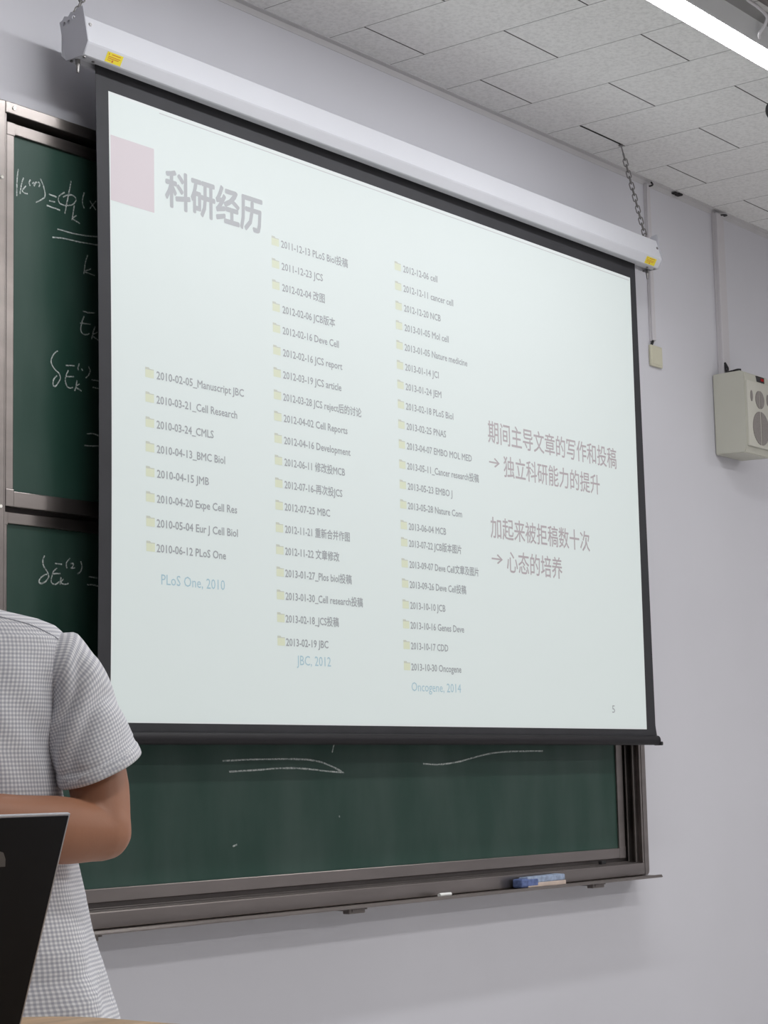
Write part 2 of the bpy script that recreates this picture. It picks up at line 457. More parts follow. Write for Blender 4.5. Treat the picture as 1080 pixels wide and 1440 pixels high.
# end plates, cut from sheet with a toothed top and two hanging holes
def end_plate(x, sgn):
    prof = [(-0.118, 3.062), (-0.095, 3.168), (-0.106, 3.172), (-0.112, 3.180), (-0.126, 3.176), (-0.136, 3.186), (-0.150, 3.182), (-0.158, 3.190), (-0.179, 3.192), (-0.198, 3.095), (-0.180, 3.063)]
    cu = bpy.data.curves.new('plate_outline', 'CURVE'); cu.dimensions = '2D'; cu.fill_mode = 'BOTH'; cu.extrude = 0.002
    def spl(pts):
        s = cu.splines.new('POLY'); s.points.add(len(pts) - 1); s.use_cyclic_u = True
        for p, c in zip(s.points, pts): p.co = (c[0], c[1], 0, 1)
    spl([(y, z - 3.06) for y, z in prof])
    for cy, cz, r in ((-0.112, 3.160, 0.0055), (-0.128, 3.162, 0.0055), (-0.146, 3.171, 0.006)):
        spl([(cy + r * cos(2 * pi * i / 14), cz - 3.06 + r * sin(2 * pi * i / 14)) for i in range(14)][::-1])
    tmp = bpy.data.objects.new('plate_outline', cu); COL.objects.link(tmp)
    me = bpy.data.meshes.new_from_object(tmp.evaluated_get(bpy.context.evaluated_depsgraph_get()))
    bpy.data.objects.remove(tmp)
    me.transform(Matrix(((0, 0, 1, x), (1, 0, 0, 0), (0, 1, 0, 3.06), (0, 0, 0, 1))))
    me.materials.clear()
    p = sp('end_plate', me, M['plate_metal'])
    bm = bmesh.new()
    add_cyl(bm, (x + sgn * 0.016, -0.142, 3.064), (x + sgn * 0.016, -0.142, 3.052), 0.0075, 0.0075, 6)
    add_cyl(bm, (x + sgn * 0.016, -0.142, 3.052), (x + sgn * 0.016, -0.142, 3.030), 0.0052, 0.0036, 12)
    sp('stud', bm, M['steel'], p)
    for (dx, y) in ((0.012, -0.170), (0.012, -0.124), (0.05, -0.162)):
        bm = bmesh.new(); add_cyl(bm, (x + sgn * dx, y, 3.065), (x + sgn * dx, y, 3.0615), 0.004, 0.004, 10)
        sp('screw', bm, M['steel'], p)
end_plate(3.309, 1); end_plate(6.151, -1)

# hanging cloth: white sheet with black border strips, its left edge drawn in a little at mid height
ZT, ZB = 3.0725, 1.375
def bow(z):
    t = (ZT - z) / (ZT - ZB)
    return 0.0095 * sin(pi * min(1, max(0, t)))
def xl(z): return 3.3905 + bow(z)
def xr(z): return 6.0555 + 0.015 * (3.07 - z) / 1.6 + (0.012 * max(0, (1.42 - z) / 0.05) ** 2 if z < 1.42 else 0)
def wl(z): return 3.4350 + bow(z) * 0.9
def wr(z): return 6.0190 - 0.0075 * (3.0127 - z) / 1.6
WT, WB = 3.0135, 1.4045
YF = -0.137
def strip(zs, fa, fb, y, back=False):
    bm = bmesh.new()
    prev = None
    for z in zs:
        a = bm.verts.new((fa(z), y, z)); b_ = bm.verts.new((fb(z), y, z))
        if prev: bm.faces.new((prev[0], a, b_, prev[1]) if back else (prev[0], prev[1], b_, a))
        prev = (a, b_)
    return bm
zs_all = [ZB + (ZT - ZB) * i / 40 for i in range(41)]
zs_w = [WB + (WT - WB) * i / 40 for i in range(41)]
fabric = sp('fabric', strip(zs_all, xl, xr, YF + 0.0008), M['black_cloth'], label='black backed cloth')
white = strip(zs_w, wl, wr, YF)
sp('white_area', white, M['cloth_white'], fabric, 'bright white projected area')
bm = bmesh.new()
for zs, fa, fb in (([z for z in zs_all], xl, wl), ([z for z in zs_all], wr, xr)):
    p = None
    for z in zs:
        a = bm.verts.new((fa(z), YF - 0.0004, z)); b_ = bm.verts.new((fb(z), YF - 0.0004, z))
        if p: bm.faces.new((p[0], p[1], b_, a))
        p = (a, b_)
for z0, z1 in ((WT, ZT), (ZB, WB)):
    zz = [z0 + (z1 - z0) * i / 4 for i in range(5)]
    p = None
    for z in zz:
        a = bm.verts.new((wl(z), YF - 0.0004, z)); b_ = bm.verts.new((wr(z), YF - 0.0004, z))
        if p: bm.faces.new((p[0], p[1], b_, a))
        p = (a, b_)
sp('black_border', bm, M['black_cloth'], fabric, 'black border strips')
# the slide itself: projected white, then text and shapes
ST, SB = 3.0065, 1.409
sp('slide_background', strip([SB + (ST - SB) * i / 30 for i in range(31)], lambda z: wl(z) + 0.004, lambda z: wr(z) - 0.004, YF - 0.0006), M['slide_white'], fabric)
sp('slide_edge_line', quad_mesh('', [rect(3.62, 6.008, 3.0005, 3.0030)], YF - 0.0012), M['slide_line'], fabric)
sp('pink_square', quad_mesh('', [rect(3.4425, 3.5995, 2.727, 2.899)], YF - 0.0012), M['slide_pink'], fabric, 'pale pink square')

def text_geo(body, bold=0.0):
    """flat outline of a line of text at size 1: vertices and faces"""
    cu = bpy.data.curves.new('t', 'FONT'); cu.body = body; cu.size = 1.0; cu.resolution_u = 2; cu.offset = bold
    cu.fill_mode = 'FRONT'
    o = bpy.data.objects.new('t', cu); COL.objects.link(o)
    me = bpy.data.meshes.new_from_object(o.evaluated_get(bpy.context.evaluated_depsgraph_get()))
    vs = [(v.co.x, v.co.y) for v in me.vertices]; fs = [tuple(p.vertices) for p in me.polygons]
    bpy.data.objects.remove(o); bpy.data.meshes.remove(me); bpy.data.curves.remove(cu)
    return vs, fs

def text_mesh(lines, y, bold=0.0, strikes=8):
    """lines: (text, x0, baseline z, x1, height per em) or with fit box (text, x0, z0, x1, z1, 'box')"""
    V, F = [], []
    for L in lines:
        vs, fs = text_geo(L[0])
        if not vs: continue
        ax, bx = min(v[0] for v in vs), max(v[0] for v in vs)
        sx = (L[3] - L[1]) / (bx - ax)
        if len(L) == 6:
            az, bz = min(v[1] for v in vs), max(v[1] for v in vs)
            sz = (L[4] - L[2]) / (bz - az); oz = L[2] - az * sz
        else: sz, oz = L[4], L[2]
        # a heavier face: the same outline struck again around a small circle
        for q in range(strikes if bold else 1):
            ox_, oz_ = (bold * cos(2 * pi * q / strikes), bold * sin(2 * pi * q / strikes)) if bold else (0, 0)
            k = len(V)
            V += [(L[1] + (v[0] - ax) * sx + ox_, y - q * 0.00004, oz + v[1] * sz + oz_) for v in vs]
            F += [tuple(i + k for i in f) for f in fs]
    me = bpy.data.meshes.new('text'); me.from_pydata(V, [], F); me.update()
    return me
COL1 = [  # text starts, baselines and ends converted beforehand from image pixel positions
    ("2010-02-05_Manuscript JBC", 3.604, 2.287, 3.939),
    ("2010-03-21_Cell Research", 3.603, 2.223, 3.911),
    ("2010-03-24_CMLS", 3.603, 2.158, 3.817),
    ("2010-04-13_BMC Biol", 3.603, 2.094, 3.861),
    ("2010-04-15 JMB", 3.603, 2.030, 3.797),
    ("2010-04-20 Expe Cell Res", 3.602, 1.965, 3.906),
    ("2010-05-04 Eur J Cell Biol", 3.601, 1.902, 3.908),
    ("2010-06-12 PLoS One", 3.600, 1.838, 3.860),
]
COL2 = [
    ("2011-12-13 PLoS Biol投稿", 4.104, 2.737, 4.401),
    ("2011-12-23 JCS", 4.105, 2.673, 4.285),
    ("2012-02-04 改图", 4.106, 2.612, 4.292),
    ("2012-02-06 JCB版本", 4.106, 2.549, 4.337),
    ("2012-02-16 Deve Cell", 4.105, 2.489, 4.352),
    ("2012-02-16 JCS report", 4.105, 2.426, 4.366),
    ("2012-03-19 JCS article", 4.104, 2.363, 4.360),
    ("2012-03-28 JCS reject后的讨论", 4.103, 2.300, 4.451),
    ("2012-04-02 Cell Reports", 4.104, 2.240, 4.384),
    ("2012-04-16 Development", 4.104, 2.178, 4.396),
    ("2012-06-11 修改投MCB", 4.104, 2.117, 4.369),
    ("2012-07-16-再次投JCS", 4.103, 2.054, 4.355),
    ("2012-07-25 MBC", 4.102, 1.992, 4.298),
    ("2012-11-21 重新合并作图", 4.102, 1.930, 4.385),
    ("2012-11-22 文章修改", 4.101, 1.869, 4.336),
    ("2013-01-27_Plos biol投稿", 4.100, 1.808, 4.390),
    ("2013-01-30_Cell research投稿", 4.100, 1.745, 4.439),
    ("2013-02-18_JCS投稿", 4.099, 1.683, 4.328),
    ("2013-02-19 JBC", 4.099, 1.619, 4.280),
]
COL3 = [
    ("2012-12-06 cell", 4.670, 2.775, 4.844),
    ("2012-12-11 cancer cell", 4.669, 2.714, 4.925),
    ("2012-12-20 NCB", 4.670, 2.653, 4.856),
    ("2013-01-05 Mol cell", 4.670, 2.593, 4.895),
    ("2013-01-05 Nature medicine", 4.668, 2.532, 4.992),
    ("2013-01-14 JCI", 4.668, 2.471, 4.838),
    ("2013-01-24 JEM", 4.668, 2.411, 4.849),
    ("2013-02-18 PLoS Biol", 4.667, 2.351, 4.909),
    ("2013-02-25 PNAS", 4.668, 2.290, 4.868),
    ("2013-04-07 EMBO MOL MED", 4.667, 2.230, 5.002),
    ("2013-05-11_Cancer research投稿", 4.666, 2.169, 5.037),
    ("2013-05-23 EMBO J", 4.667, 2.108, 4.893),
    ("2013-05-28 Nature Com", 4.665, 2.049, 4.941),
    ("2013-06-04 MCB", 4.667, 1.987, 4.855),
    ("2013-07-22 JCB版本图片", 4.666, 1.936, 4.933),
    ("2013-09-07 Deve Cell文章及图片", 4.666, 1.873, 5.022),
    ("2013-09-26 Deve Cell投稿", 4.665, 1.813, 4.952),
    ("2013-10-10 JCB", 4.665, 1.751, 4.841),
    ("2013-10-16 Genes Deve", 4.664, 1.692, 4.935),
    ("2013-10-17 CDD", 4.664, 1.631, 4.850),
    ("2013-10-30 Oncogene", 4.663, 1.569, 4.915),
]
CAP = [
    ("PLoS One, 2010", 3.616, 1.756, 3.855),
    ("JBC, 2012", 4.143, 1.568, 4.290),
    ("Oncogene, 2014", 4.662, 1.508, 4.911),
]

_d = [v[1] for v in text_geo('0')[0]]
DIGIT = max(_d) - min(_d)                 # height of a figure at size 1
EM = 0.0205 / DIGIT
YT = YF - 0.0012
sp('title_text', text_mesh([("科研经历", 3.643, 2.757, 4.024, 2.858, 'box')], YT, 0.0030), M['slide_title'], fabric, 'heavy grey title in Chinese characters')
for cl in (COL1, COL2, COL3):
    for t, a, z, c in cl:
        sp('file_name_text', text_mesh([(t, a, z, c, EM)], YT, 0.0005, 4), M['slide_grey'], fabric)
for t, a, z, c in CAP:
    sp('caption_text', text_mesh([(t, a, z, c, 0.0266 / DIGIT)], YT), M['slide_cyan'], fabric, 'pale blue caption')
for L in (("期间主导文章的写作和投稿", 5.096, 2.303, 5.874, 2.3755), ("→", 5.097, 2.226, 5.155, 2.256), ("独立科研能力的提升", 5.178, 2.201, 5.758, 2.270),
          ("加起来被拒稿数十次", 5.095, 1.998, 5.680, 2.067), ("→", 5.096, 1.918, 5.156, 1.948), ("心态的培养", 5.180, 1.894, 5.502, 1.965)):
    sp('arrow_sign' if L[0] == "→" else 'remark_text', text_mesh([L + ('box',)], YT, 0.0006, 4), M['slide_red'], fabric, None if L[0] == "→" else 'dull red remark in Chinese characters')
sp('page_number', text_mesh([("5", 5.785, 1.4585, 5.803, 1.4835, 'box')], YT), M['slide_grey'], fabric)
# folder icons: one mesh, copied to the left of every file name
fm = bpy.data.meshes.new('folder_icon')
fb = bmesh.new()
for k, (poly, mi) in enumerate((([(0, 0.001), (0.031, 0.001), (0.031, 0.0215), (0, 0.0215)], 0), ([(0, 0.0215), (0, 0.0275), (0.013, 0.0275), (0.0165, 0.0240), (0.031, 0.0240), (0.031, 0.0215)], 1))):
    f = fb.faces.new([fb.verts.new((x, 0, z)) for x, z in poly]); f.material_index = mi; f.normal_update()
    if f.normal.y > 0: f.normal_flip()
fb.to_mesh(fm); fb.free()
fm.materials.append(M['slide_folder']); fm.materials.append(M['slide_folder_tab'])
first = None
for cl in (COL1, COL2, COL3):
    x = sum(l[1] for l in cl) / len(cl) - 0.0395
    for t, a, z, c in cl:
        if first is None: o = first = bpy.data.objects.new('folder_icon', fm)
        else: o = first.copy()
        COL.objects.link(o); o.parent = fabric; o.location = (x, YT, z - 0.0015)
# bottom bar
bm = bmesh.new()
prof = [(-0.137 + 0.013 * cos(t) - 0.004, 1.3665 + 0.0165 * sin(t)) for t in [2 * pi * i / 18 for i in range(18)]]
add_prism_x(bm, prof, 3.384, 6.076)
bar = sp('bottom_bar', bm, M['black_bar'], smooth=40)
for x0, x1 in ((3.372, 3.385), (6.075, 6.088)):
    bm = bmesh.new(); add_box(bm, x0, x1, -0.157, -0.125, 1.349, 1.362, bevel=0.003)
    sp('bar_cap', bm, M['rubber'], bar)

# ------------------------------------------------------------------ hanging chains
def chain(p0, p1, label):
    p0, p1 = Vector(p0), Vector(p1)
    t = thing('hanging_chain', label, 'chain', p1, group='chains holding up the projection screen')
    d = p1 - p0; n = 14; pitch = (d.length - 0.035) / n
    ax = d.normalized(); s1 = ax.orthogonal().normalized(); s2 = ax.cross(s1)
    bm = bmesh.new()
    for k in range(n):
        c = p0 + ax * (pitch * (k + 0.5)); s = s1 if k % 2 else s2
        h, w = pitch * 0.5 + 0.0035, 0.0075
        pts = []
        for i in range(20):
            a = 2 * pi * i / 20
            u, v = cos(a), sin(a)
            pts.append(c + ax * ((h - w) * (1 if u > 0 else -1) + w * u) + s * (w * v) - p1)
        add_tube(bm, pts, 0.0022, 8, closed=True)
    obj('chain_links', bm, M['steel'], t, smooth=60)
    e = p0 + ax * (pitch * n)
    bm = bmesh.new()
    add_tube(bm, [x - p1 for x in (e - ax * 0.004, e + ax * 0.02, p1 + Vector((0, 0, -0.004)))], 0.0024, 8)
    add_cyl(bm, (0, 0, -0.006), (0, 0, -0.0005), 0.009, 0.007, 12)
    obj('ceiling_hook', bm, M['steel'], t)
    # split ring through the end plate's hole
    bm = bmesh.new()
    c = p0 - ax * 0.004
    add_tube(bm, [c + Vector((0.010 * cos(a), 0, 0.012 * sin(a))) - p1 for a in [2 * pi * i / 20 for i in range(20)]], 0.002, 8, closed=True)
    obj('ring', bm, M['steel'], t, smooth=60)
chain((6.118, -0.148, 3.188), (5.961, -0.155, CEIL_Z), 'steel chain slanting from the ceiling to the far right end of the screen housing')
chain((3.330, -0.132, 3.188), (3.450, -0.150, CEIL_Z), 'steel chain at the near left end of the housing, cut by the top edge')
# open joint in the ceiling beside the right hook
bm = bmesh.new(); add_box(bm, 5.690, 5.958, -0.1605, -0.1535, CEIL_Z - 0.0015, CEIL_Z - 0.0003)
tag(obj('trim_2', bm, M['dark_gap']), kind='structure')

# ------------------------------------------------------------------ sliding chalkboard
BRD = thing('chalkboard', 'green sliding chalkboard in a bronze-grey metal frame behind the screen', 'chalkboard', (4.54, 0, 0.9))
binv = Vector((-4.54, 0, -0.9))
def bp_(name, me, mat, parent=None, label=None, smooth=None):
    o = obj(name, me, mat, parent or BRD, label, smooth)
    if parent is None: o.location = binv
    return o
FX0, FX1, FXL, FXR, FZ0, FZ1 = 3.112, 6.119, 3.160, 6.0915, 0.902, 2.933
bm = bmesh.new()
add_box(bm, FX0, FXL, -0.062, -0.001, FZ0, FZ1, 0.003)                  # left stile
prof = [(FXR, FZ0), (6.105, FZ0), (6.112, FZ0 + 0.003), (6.117, FZ0 + 0.008), (FX1, FZ0 + 0.016), (FX1, FZ1), (FXR, FZ1)]
add_prism_y(bm, prof, -0.062, -0.001)                                     # right stile, rounded lower corner
add_box(bm, FXL, FXR, -0.062, -0.001, 2.903, FZ1, 0.002)                # head rail
add_box(bm, FXL, FXR, -0.062, -0.053, FZ0, 0.9450, 0.0038, 3)               # sill rail: front lip and floor
add_box(bm, FXL, FXR, -0.055, -0.001, FZ0, 0.938)
frame = bp_('outer_frame', bm, M['alu'])
bm = bmesh.new()                                                          # sliding tracks in stiles and sill
for x0, x1, y in ((6.044, 6.0505, -0.026), (6.0600, 6.0700, -0.046), (6.0800, 6.0915, -0.0605)):
    add_box(bm, x0, x1, y, y + 0.004, 0.938, 2.903, 0.001, 1)
    add_box(bm, x0 + 0.004, 6.0915, y + 0.004, y + 0.008, 0.938, 2.903)
for x0, x1, y in ((3.160, 3.166, -0.058), (3.160, 3.176, -0.018)):
    add_box(bm, x0, x1, y, y + 0.004, 0.938, 2.903, 0.001, 1)
add_box(bm, FXL, FXR, -0.047, -0.043, 0.938, 0.9475, 0.001, 1)
add_box(bm, FXL, FXR, -0.027, -0.023, 0.938, 0.951, 0.001, 1)
bp_('track', bm, M['alu'], frame)
bm = bmesh.new(); add_box(bm, FXL, FXR, -0.003, -0.001, 0.938, 2.903)
bp_('back_sheet', bm, M['alu_dark'], frame)
for (x, z) in ((3.147, 2.734), (3.186, 2.919), (3.147, 1.92), (5.0, 2.919), (3.147, 1.1)):
    bm = bmesh.new(); add_cyl(bm, (x, -0.0615, z), (x, -0.0645, z), 0.006, 0.0045, 12)
    bp_('screw', bm, M['chrome'], frame)
bm = bmesh.new(); add_box(bm, 5.838, 5.866, -0.0425, -0.0275, 0.950, 0.961, 0.002)
bp_('bumper', bm, M['rubber'], frame, 'black rubber bumper')
def panel(x0, x1, z0, z1, yf, gx0, gx1, gz0, gz1, label):
    """framed panel: outer size, front depth, visible green area"""
    bm = bmesh.new(); add_box(bm, gx0 - 0.01, gx1 + 0.01, yf + 0.0075, yf + 0.014, gz0 - 0.01, gz1 + 0.01)
    p = bp_('writing_panel', bm, M['board'], None, label)
    bm = bmesh.new()
    for (a, b_, c, d) in ((x0, gx0, z0, z1), (gx1, x1, z0, z1), (gx0, gx1, z0, gz0), (gx0, gx1, gz1, z1)):
        add_box(bm, a, b_, yf, yf + 0.016, c, d, 0.0022)
    for (cx, gx) in ((x0, gx0), (x1, gx1)):                              # corner caps
        for (cz, gz) in ((z0, gz0), (z1, gz1)):
            ex = gx + (0.002 if gx > cx else -0.002); ez = gz + (0.004 if gz > cz else -0.004)
            add_box(bm, min(cx, ex), max(cx, ex), yf - 0.0012, yf + 0.012, min(cz, ez), max(cz, ez), 0.0018)
    bp_('panel_frame', bm, M['alu'], p)
    return p
upper = panel(3.180, 6.030, 1.926, 2.890, -0.042, 3.2055, 5.992, 1.9645, 2.860, 'upper green writing panel')
lower = panel(3.180, 6.033, 0.9625, 1.917, -0.0205, 3.2055, 5.994, 0.998, 1.888, 'lower green writing panel')
EQ_TOP = [  # stroke points traced in image pixels, back-projected onto the board planes beforehand
    [(3.225, 2.778), (3.221, 2.752), (3.220, 2.708)],
    [(3.242, 2.760), (3.235, 2.740), (3.231, 2.716)],
    [(3.250, 2.741), (3.238, 2.726), (3.247, 2.721), (3.256, 2.722)],
    [(3.265, 2.760), (3.260, 2.752), (3.264, 2.744)],
    [(3.271, 2.752), (3.276, 2.756), (3.278, 2.747), (3.283, 2.758), (3.287, 2.757)],
    [(3.291, 2.761), (3.296, 2.756), (3.293, 2.748)],
    [(3.298, 2.771), (3.309, 2.752), (3.314, 2.730), (3.303, 2.718), (3.283, 2.706)],
    [(3.327, 2.737), (3.353, 2.735)],
    [(3.328, 2.720), (3.349, 2.721)],
    [(3.319, 2.706), (3.364, 2.703)],
    [(3.380, 2.753), (3.366, 2.744), (3.359, 2.732), (3.364, 2.721), (3.383, 2.720), (3.405, 2.726), (3.419, 2.739), (3.417, 2.749), (3.404, 2.752), (3.387, 2.747), (3.375, 2.740)],
    [(3.403, 2.789), (3.393, 2.747), (3.381, 2.698)],
    [(3.414, 2.727), (3.410, 2.707), (3.406, 2.686)],
    [(3.422, 2.702), (3.409, 2.691), (3.433, 2.683)],
    [(3.449, 2.769), (3.443, 2.751), (3.444, 2.735), (3.449, 2.727)],
    [(3.468, 2.751), (3.490, 2.731)],
    [(3.490, 2.755), (3.468, 2.730)],
]
EQ_LINES = [
    [(3.356, 2.652), (3.404, 2.652), (3.452, 2.655), (3.495, 2.661)],
    [(3.339, 2.627), (3.376, 2.632), (3.431, 2.634), (3.497, 2.639)],
]
EQ_K = [
    [(3.460, 2.605), (3.452, 2.582), (3.447, 2.553)],
    [(3.472, 2.571), (3.450, 2.560), (3.462, 2.558), (3.485, 2.556)],
]
EQ_E = [
    [(3.443, 2.455), (3.461, 2.454), (3.485, 2.457)],
    [(3.448, 2.442), (3.440, 2.425), (3.436, 2.406), (3.442, 2.396), (3.455, 2.395), (3.466, 2.400)],
    [(3.434, 2.422), (3.471, 2.425)],
    [(3.486, 2.422), (3.479, 2.404), (3.474, 2.386)],
    [(3.494, 2.408), (3.477, 2.397), (3.499, 2.387)],
]
EQ_DELTA = [
    [(3.357, 2.337), (3.347, 2.330), (3.337, 2.316), (3.335, 2.304), (3.345, 2.290), (3.361, 2.280), (3.366, 2.270), (3.359, 2.256), (3.348, 2.245), (3.341, 2.249), (3.344, 2.263), (3.355, 2.273)],
    [(3.384, 2.304), (3.415, 2.308)],
    [(3.393, 2.293), (3.384, 2.275), (3.383, 2.262), (3.389, 2.251), (3.399, 2.248), (3.409, 2.251)],
    [(3.384, 2.276), (3.412, 2.279)],
    [(3.423, 2.271), (3.419, 2.255), (3.415, 2.243)],
    [(3.431, 2.263), (3.419, 2.254), (3.438, 2.246)],
    [(3.431, 2.316), (3.426, 2.305), (3.428, 2.298)],
    [(3.438, 2.304), (3.443, 2.299)],
    [(3.463, 2.314), (3.468, 2.303), (3.463, 2.291), (3.453, 2.282)],
    [(3.473, 2.280), (3.498, 2.281)],
    [(3.477, 2.261), (3.499, 2.261)],
]
EQ_DASH = [
    [(3.457, 2.138), (3.477, 2.141), (3.498, 2.138)],
    [(3.448, 2.107), (3.468, 2.108), (3.497, 2.112)],
]
EQ_SECOND = [
    [(3.333, 1.819), (3.327, 1.806), (3.331, 1.792), (3.343, 1.778), (3.346, 1.766), (3.335, 1.754), (3.321, 1.749), (3.315, 1.753), (3.319, 1.762), (3.333, 1.771), (3.341, 1.773)],
    [(3.368, 1.802), (3.391, 1.802)],
    [(3.374, 1.791), (3.362, 1.781), (3.358, 1.770), (3.355, 1.758), (3.360, 1.751), (3.370, 1.750), (3.382, 1.757)],
    [(3.360, 1.776), (3.386, 1.778)],
    [(3.388, 1.769), (3.386, 1.759), (3.385, 1.750)],
    [(3.396, 1.765), (3.388, 1.756), (3.400, 1.752), (3.413, 1.755)],
    [(3.418, 1.819), (3.406, 1.806), (3.408, 1.793)],
    [(3.420, 1.806), (3.430, 1.806), (3.426, 1.797), (3.422, 1.794), (3.435, 1.796)],
    [(3.455, 1.814), (3.459, 1.801), (3.455, 1.789), (3.444, 1.781)],
    [(3.482, 1.777), (3.512, 1.776)],
    [(3.477, 1.756), (3.496, 1.757), (3.515, 1.755)],
]
MARK_LOOP = [
    [(3.975, 1.311), (4.110, 1.314), (4.279, 1.314), (4.363, 1.309), (4.426, 1.296), (4.471, 1.281), (4.490, 1.273), (4.481, 1.275), (4.403, 1.280), (4.300, 1.288), (4.208, 1.289), (4.110, 1.285), (4.000, 1.282)],
]
MARK_WAVE = [
    [(4.877, 1.297), (4.957, 1.294), (5.055, 1.301), (5.148, 1.315), (5.250, 1.328), (5.360, 1.333), (5.540, 1.334)],
]
MARK_TICK = [
    [(4.451, 1.359), (4.440, 1.332)],
]
MARK_SPECK = [
    [(4.011, 1.082), (4.028, 1.086)],
    [(4.467, 1.151), (4.469, 1.146)],
]

def chalk(strokes, y, parent, r=0.0021):
    bm = bmesh.new(); nrm = Vector((0, 1, 0))
    for s in strokes:
        P = [Vector((x, y, z)) for x, z in s]
        P = catmull(P, 5) if len(P) > 2 else [P[0].lerp(P[1], i / 4) for i in range(5)]
        P = [p + Vector((0.0006 * noise.noise(p * 140), 0, 0.0006 * noise.noise(p * 140 + Vector((9, 0, 0))))) for p in P]
        R = [r * (0.75 + 0.5 * abs(noise.noise(p * 55))) for p in P]
        add_tube(bm, P, R, 6, flat=(nrm, 0.18))
    bp_('chalk_writing', bm, M['chalk'], parent)
YU, YL = -0.0348, -0.0133
for e in (EQ_TOP, EQ_LINES, EQ_K, EQ_E, EQ_DELTA, EQ_DASH): chalk(e, YU, upper)
chalk(EQ_SECOND[:9], YL, lower); chalk(EQ_SECOND[9:], YL, lower)
for e in (MARK_LOOP, MARK_WAVE, MARK_TICK, MARK_SPECK[:1], MARK_SPECK[1:]): chalk(e, YL, lower, 0.0028)
bm = bmesh.new()
add_prism_x(bm, [(-0.001, 0.9018), (-0.001, 0.8955), (-0.114, 0.8935), (-0.1155, 0.8950), (-0.1155, 0.8970), (-0.1115, 0.9030), (-0.1095, 0.9030), (-0.1095, 0.9000)], FX0, 6.117)
ledge = bp_('chalk_ledge', bm, M['alu'])
for x in (3.40, 4.441, 5.730):
    bm = bmesh.new()
    add_box(bm, x - 0.036, x + 0.036, -0.094, -0.070, 0.878, 0.8955, 0.002)
    add_box(bm, x - 0.024, x + 0.024, -0.0955, -0.093, 0.883, 0.890)
    add_cyl(bm, (x + 0.050, -0.083, 0.8955), (x + 0.050, -0.083, 0.887), 0.006, 0.006, 10)
    add_box(bm, x - 0.02, x + 0.02, -0.074, -0.001, 0.885, 0.895)
    bp_('bracket', bm, M['alu_dark'], ledge)

# eraser and chalk on the ledge
E = thing('chalkboard_eraser', 'dusty blue felt eraser lying on the chalk ledge', 'eraser', (5.292, -0.088, 0.9022), radians(-0.5))
bm = bmesh.new(); add_box(bm, 0.0, 0.218, -0.018, 0.020, 0.0, 0.014, 0.002); obj('block', bm, M['eraser_wood'], E, 'pale wooden block')
bm = bmesh.new(); add_box(bm, 0.0, 0.215, -0.017, 0.020, 0.014, 0.034, 0.004)
for v in bm.verts: v.co += Vector((0, 0, 0.003 * noise.noise(v.co * 40)))
obj('felt_pad', bm, M['eraser_light'], E, 'dusty light blue felt')
bm = bmesh.new(); add_box(bm, -0.034, 0.060, -0.0185, 0.0205, 0.001, 0.029, 0.006); obj('felt_flap', bm, M['eraser_blue'], E, 'dark blue felt end')
bm = bmesh.new(); add_cyl(bm, (4.826, -0.098, 0.9068), (4.886, -0.097, 0.9068), 0.0058, 0.0054, 14)
tag(obj('chalk_stick', bm, M['chalk_stick'], smooth=40), 'short white stick of chalk lying on the ledge, left of the blue eraser', 'chalk')

# ------------------------------------------------------------------ cable channels, plate, speaker
def raceway(x0, x1, z0, z1, dep, label, stub):
    t = thing('cable_channel', label, 'cable channel', ((x0 + x1) / 2, 0, z0), group='white cable channels on the wall')
    bm = bmesh.new(); w = (x1 - x0) / 2
    add_box(bm, -w, w, -dep * 0.45, -0.0002, 0, z1 - z0, 0.001); obj('base', bm, M['raceway'], t)
    bm = bmesh.new(); add_box(bm, -w + 0.0015, w - 0.0015, -dep, -dep * 0.4, 0.002, z1 - z0 - 0.004, 0.003); obj('cover', bm, M['raceway'], t)
    bm = bmesh.new()
    add_tube(bm, catmull([(p[0], p[1], p[2]) for p in stub], 5), 0.0035, 8)
    obj('cable', bm, M['cable'], t, 'black cable end')
    return t
raceway(6.378, 6.405, 2.862, 3.474, 0.016, 'narrow white cable channel running down behind the end of the screen to a blank plate', [(0.0, -0.010, 0.600), (0.012, -0.022, 0.604), (0.024, -0.020, 0.612), (0.028, -0.012, 0.6225)])
raceway(6.910, 6.972, 2.812, 3.476, 0.024, 'wide white cable channel running down from the ceiling to the wall speaker', [(0.0, -0.016, 0.655), (0.02, -0.032, 0.658), (0.045, -0.030, 0.662), (0.06, -0.010, 0.6665)])
t = thing('cover_plate', 'small yellowed blank cover plate on the wall right of the screen', 'wall plate', (6.4095, 0, 2.766))
bm = bmesh.new(); add_box(bm, -0.043, 0.043, -0.012, -0.0002, 0, 0.081, 0.004); obj('plate', bm, M['plate_cream'], t, smooth=40)
bm = bmesh.new(); add_box(bm, -0.034, 0.034, -0.0135, -0.011, 0.008, 0.073, 0.001); obj('blank_cover', bm, M['plate_cream'], t)
bm = bmesh.new(); add_tube(bm, catmull([(-0.03, -0.006, 0.079), (-0.026, -0.009, 0.088), (-0.018, -0.007, 0.098)], 4), 0.005, 8); obj('cable', bm, M['cable'], t, 'black cable')

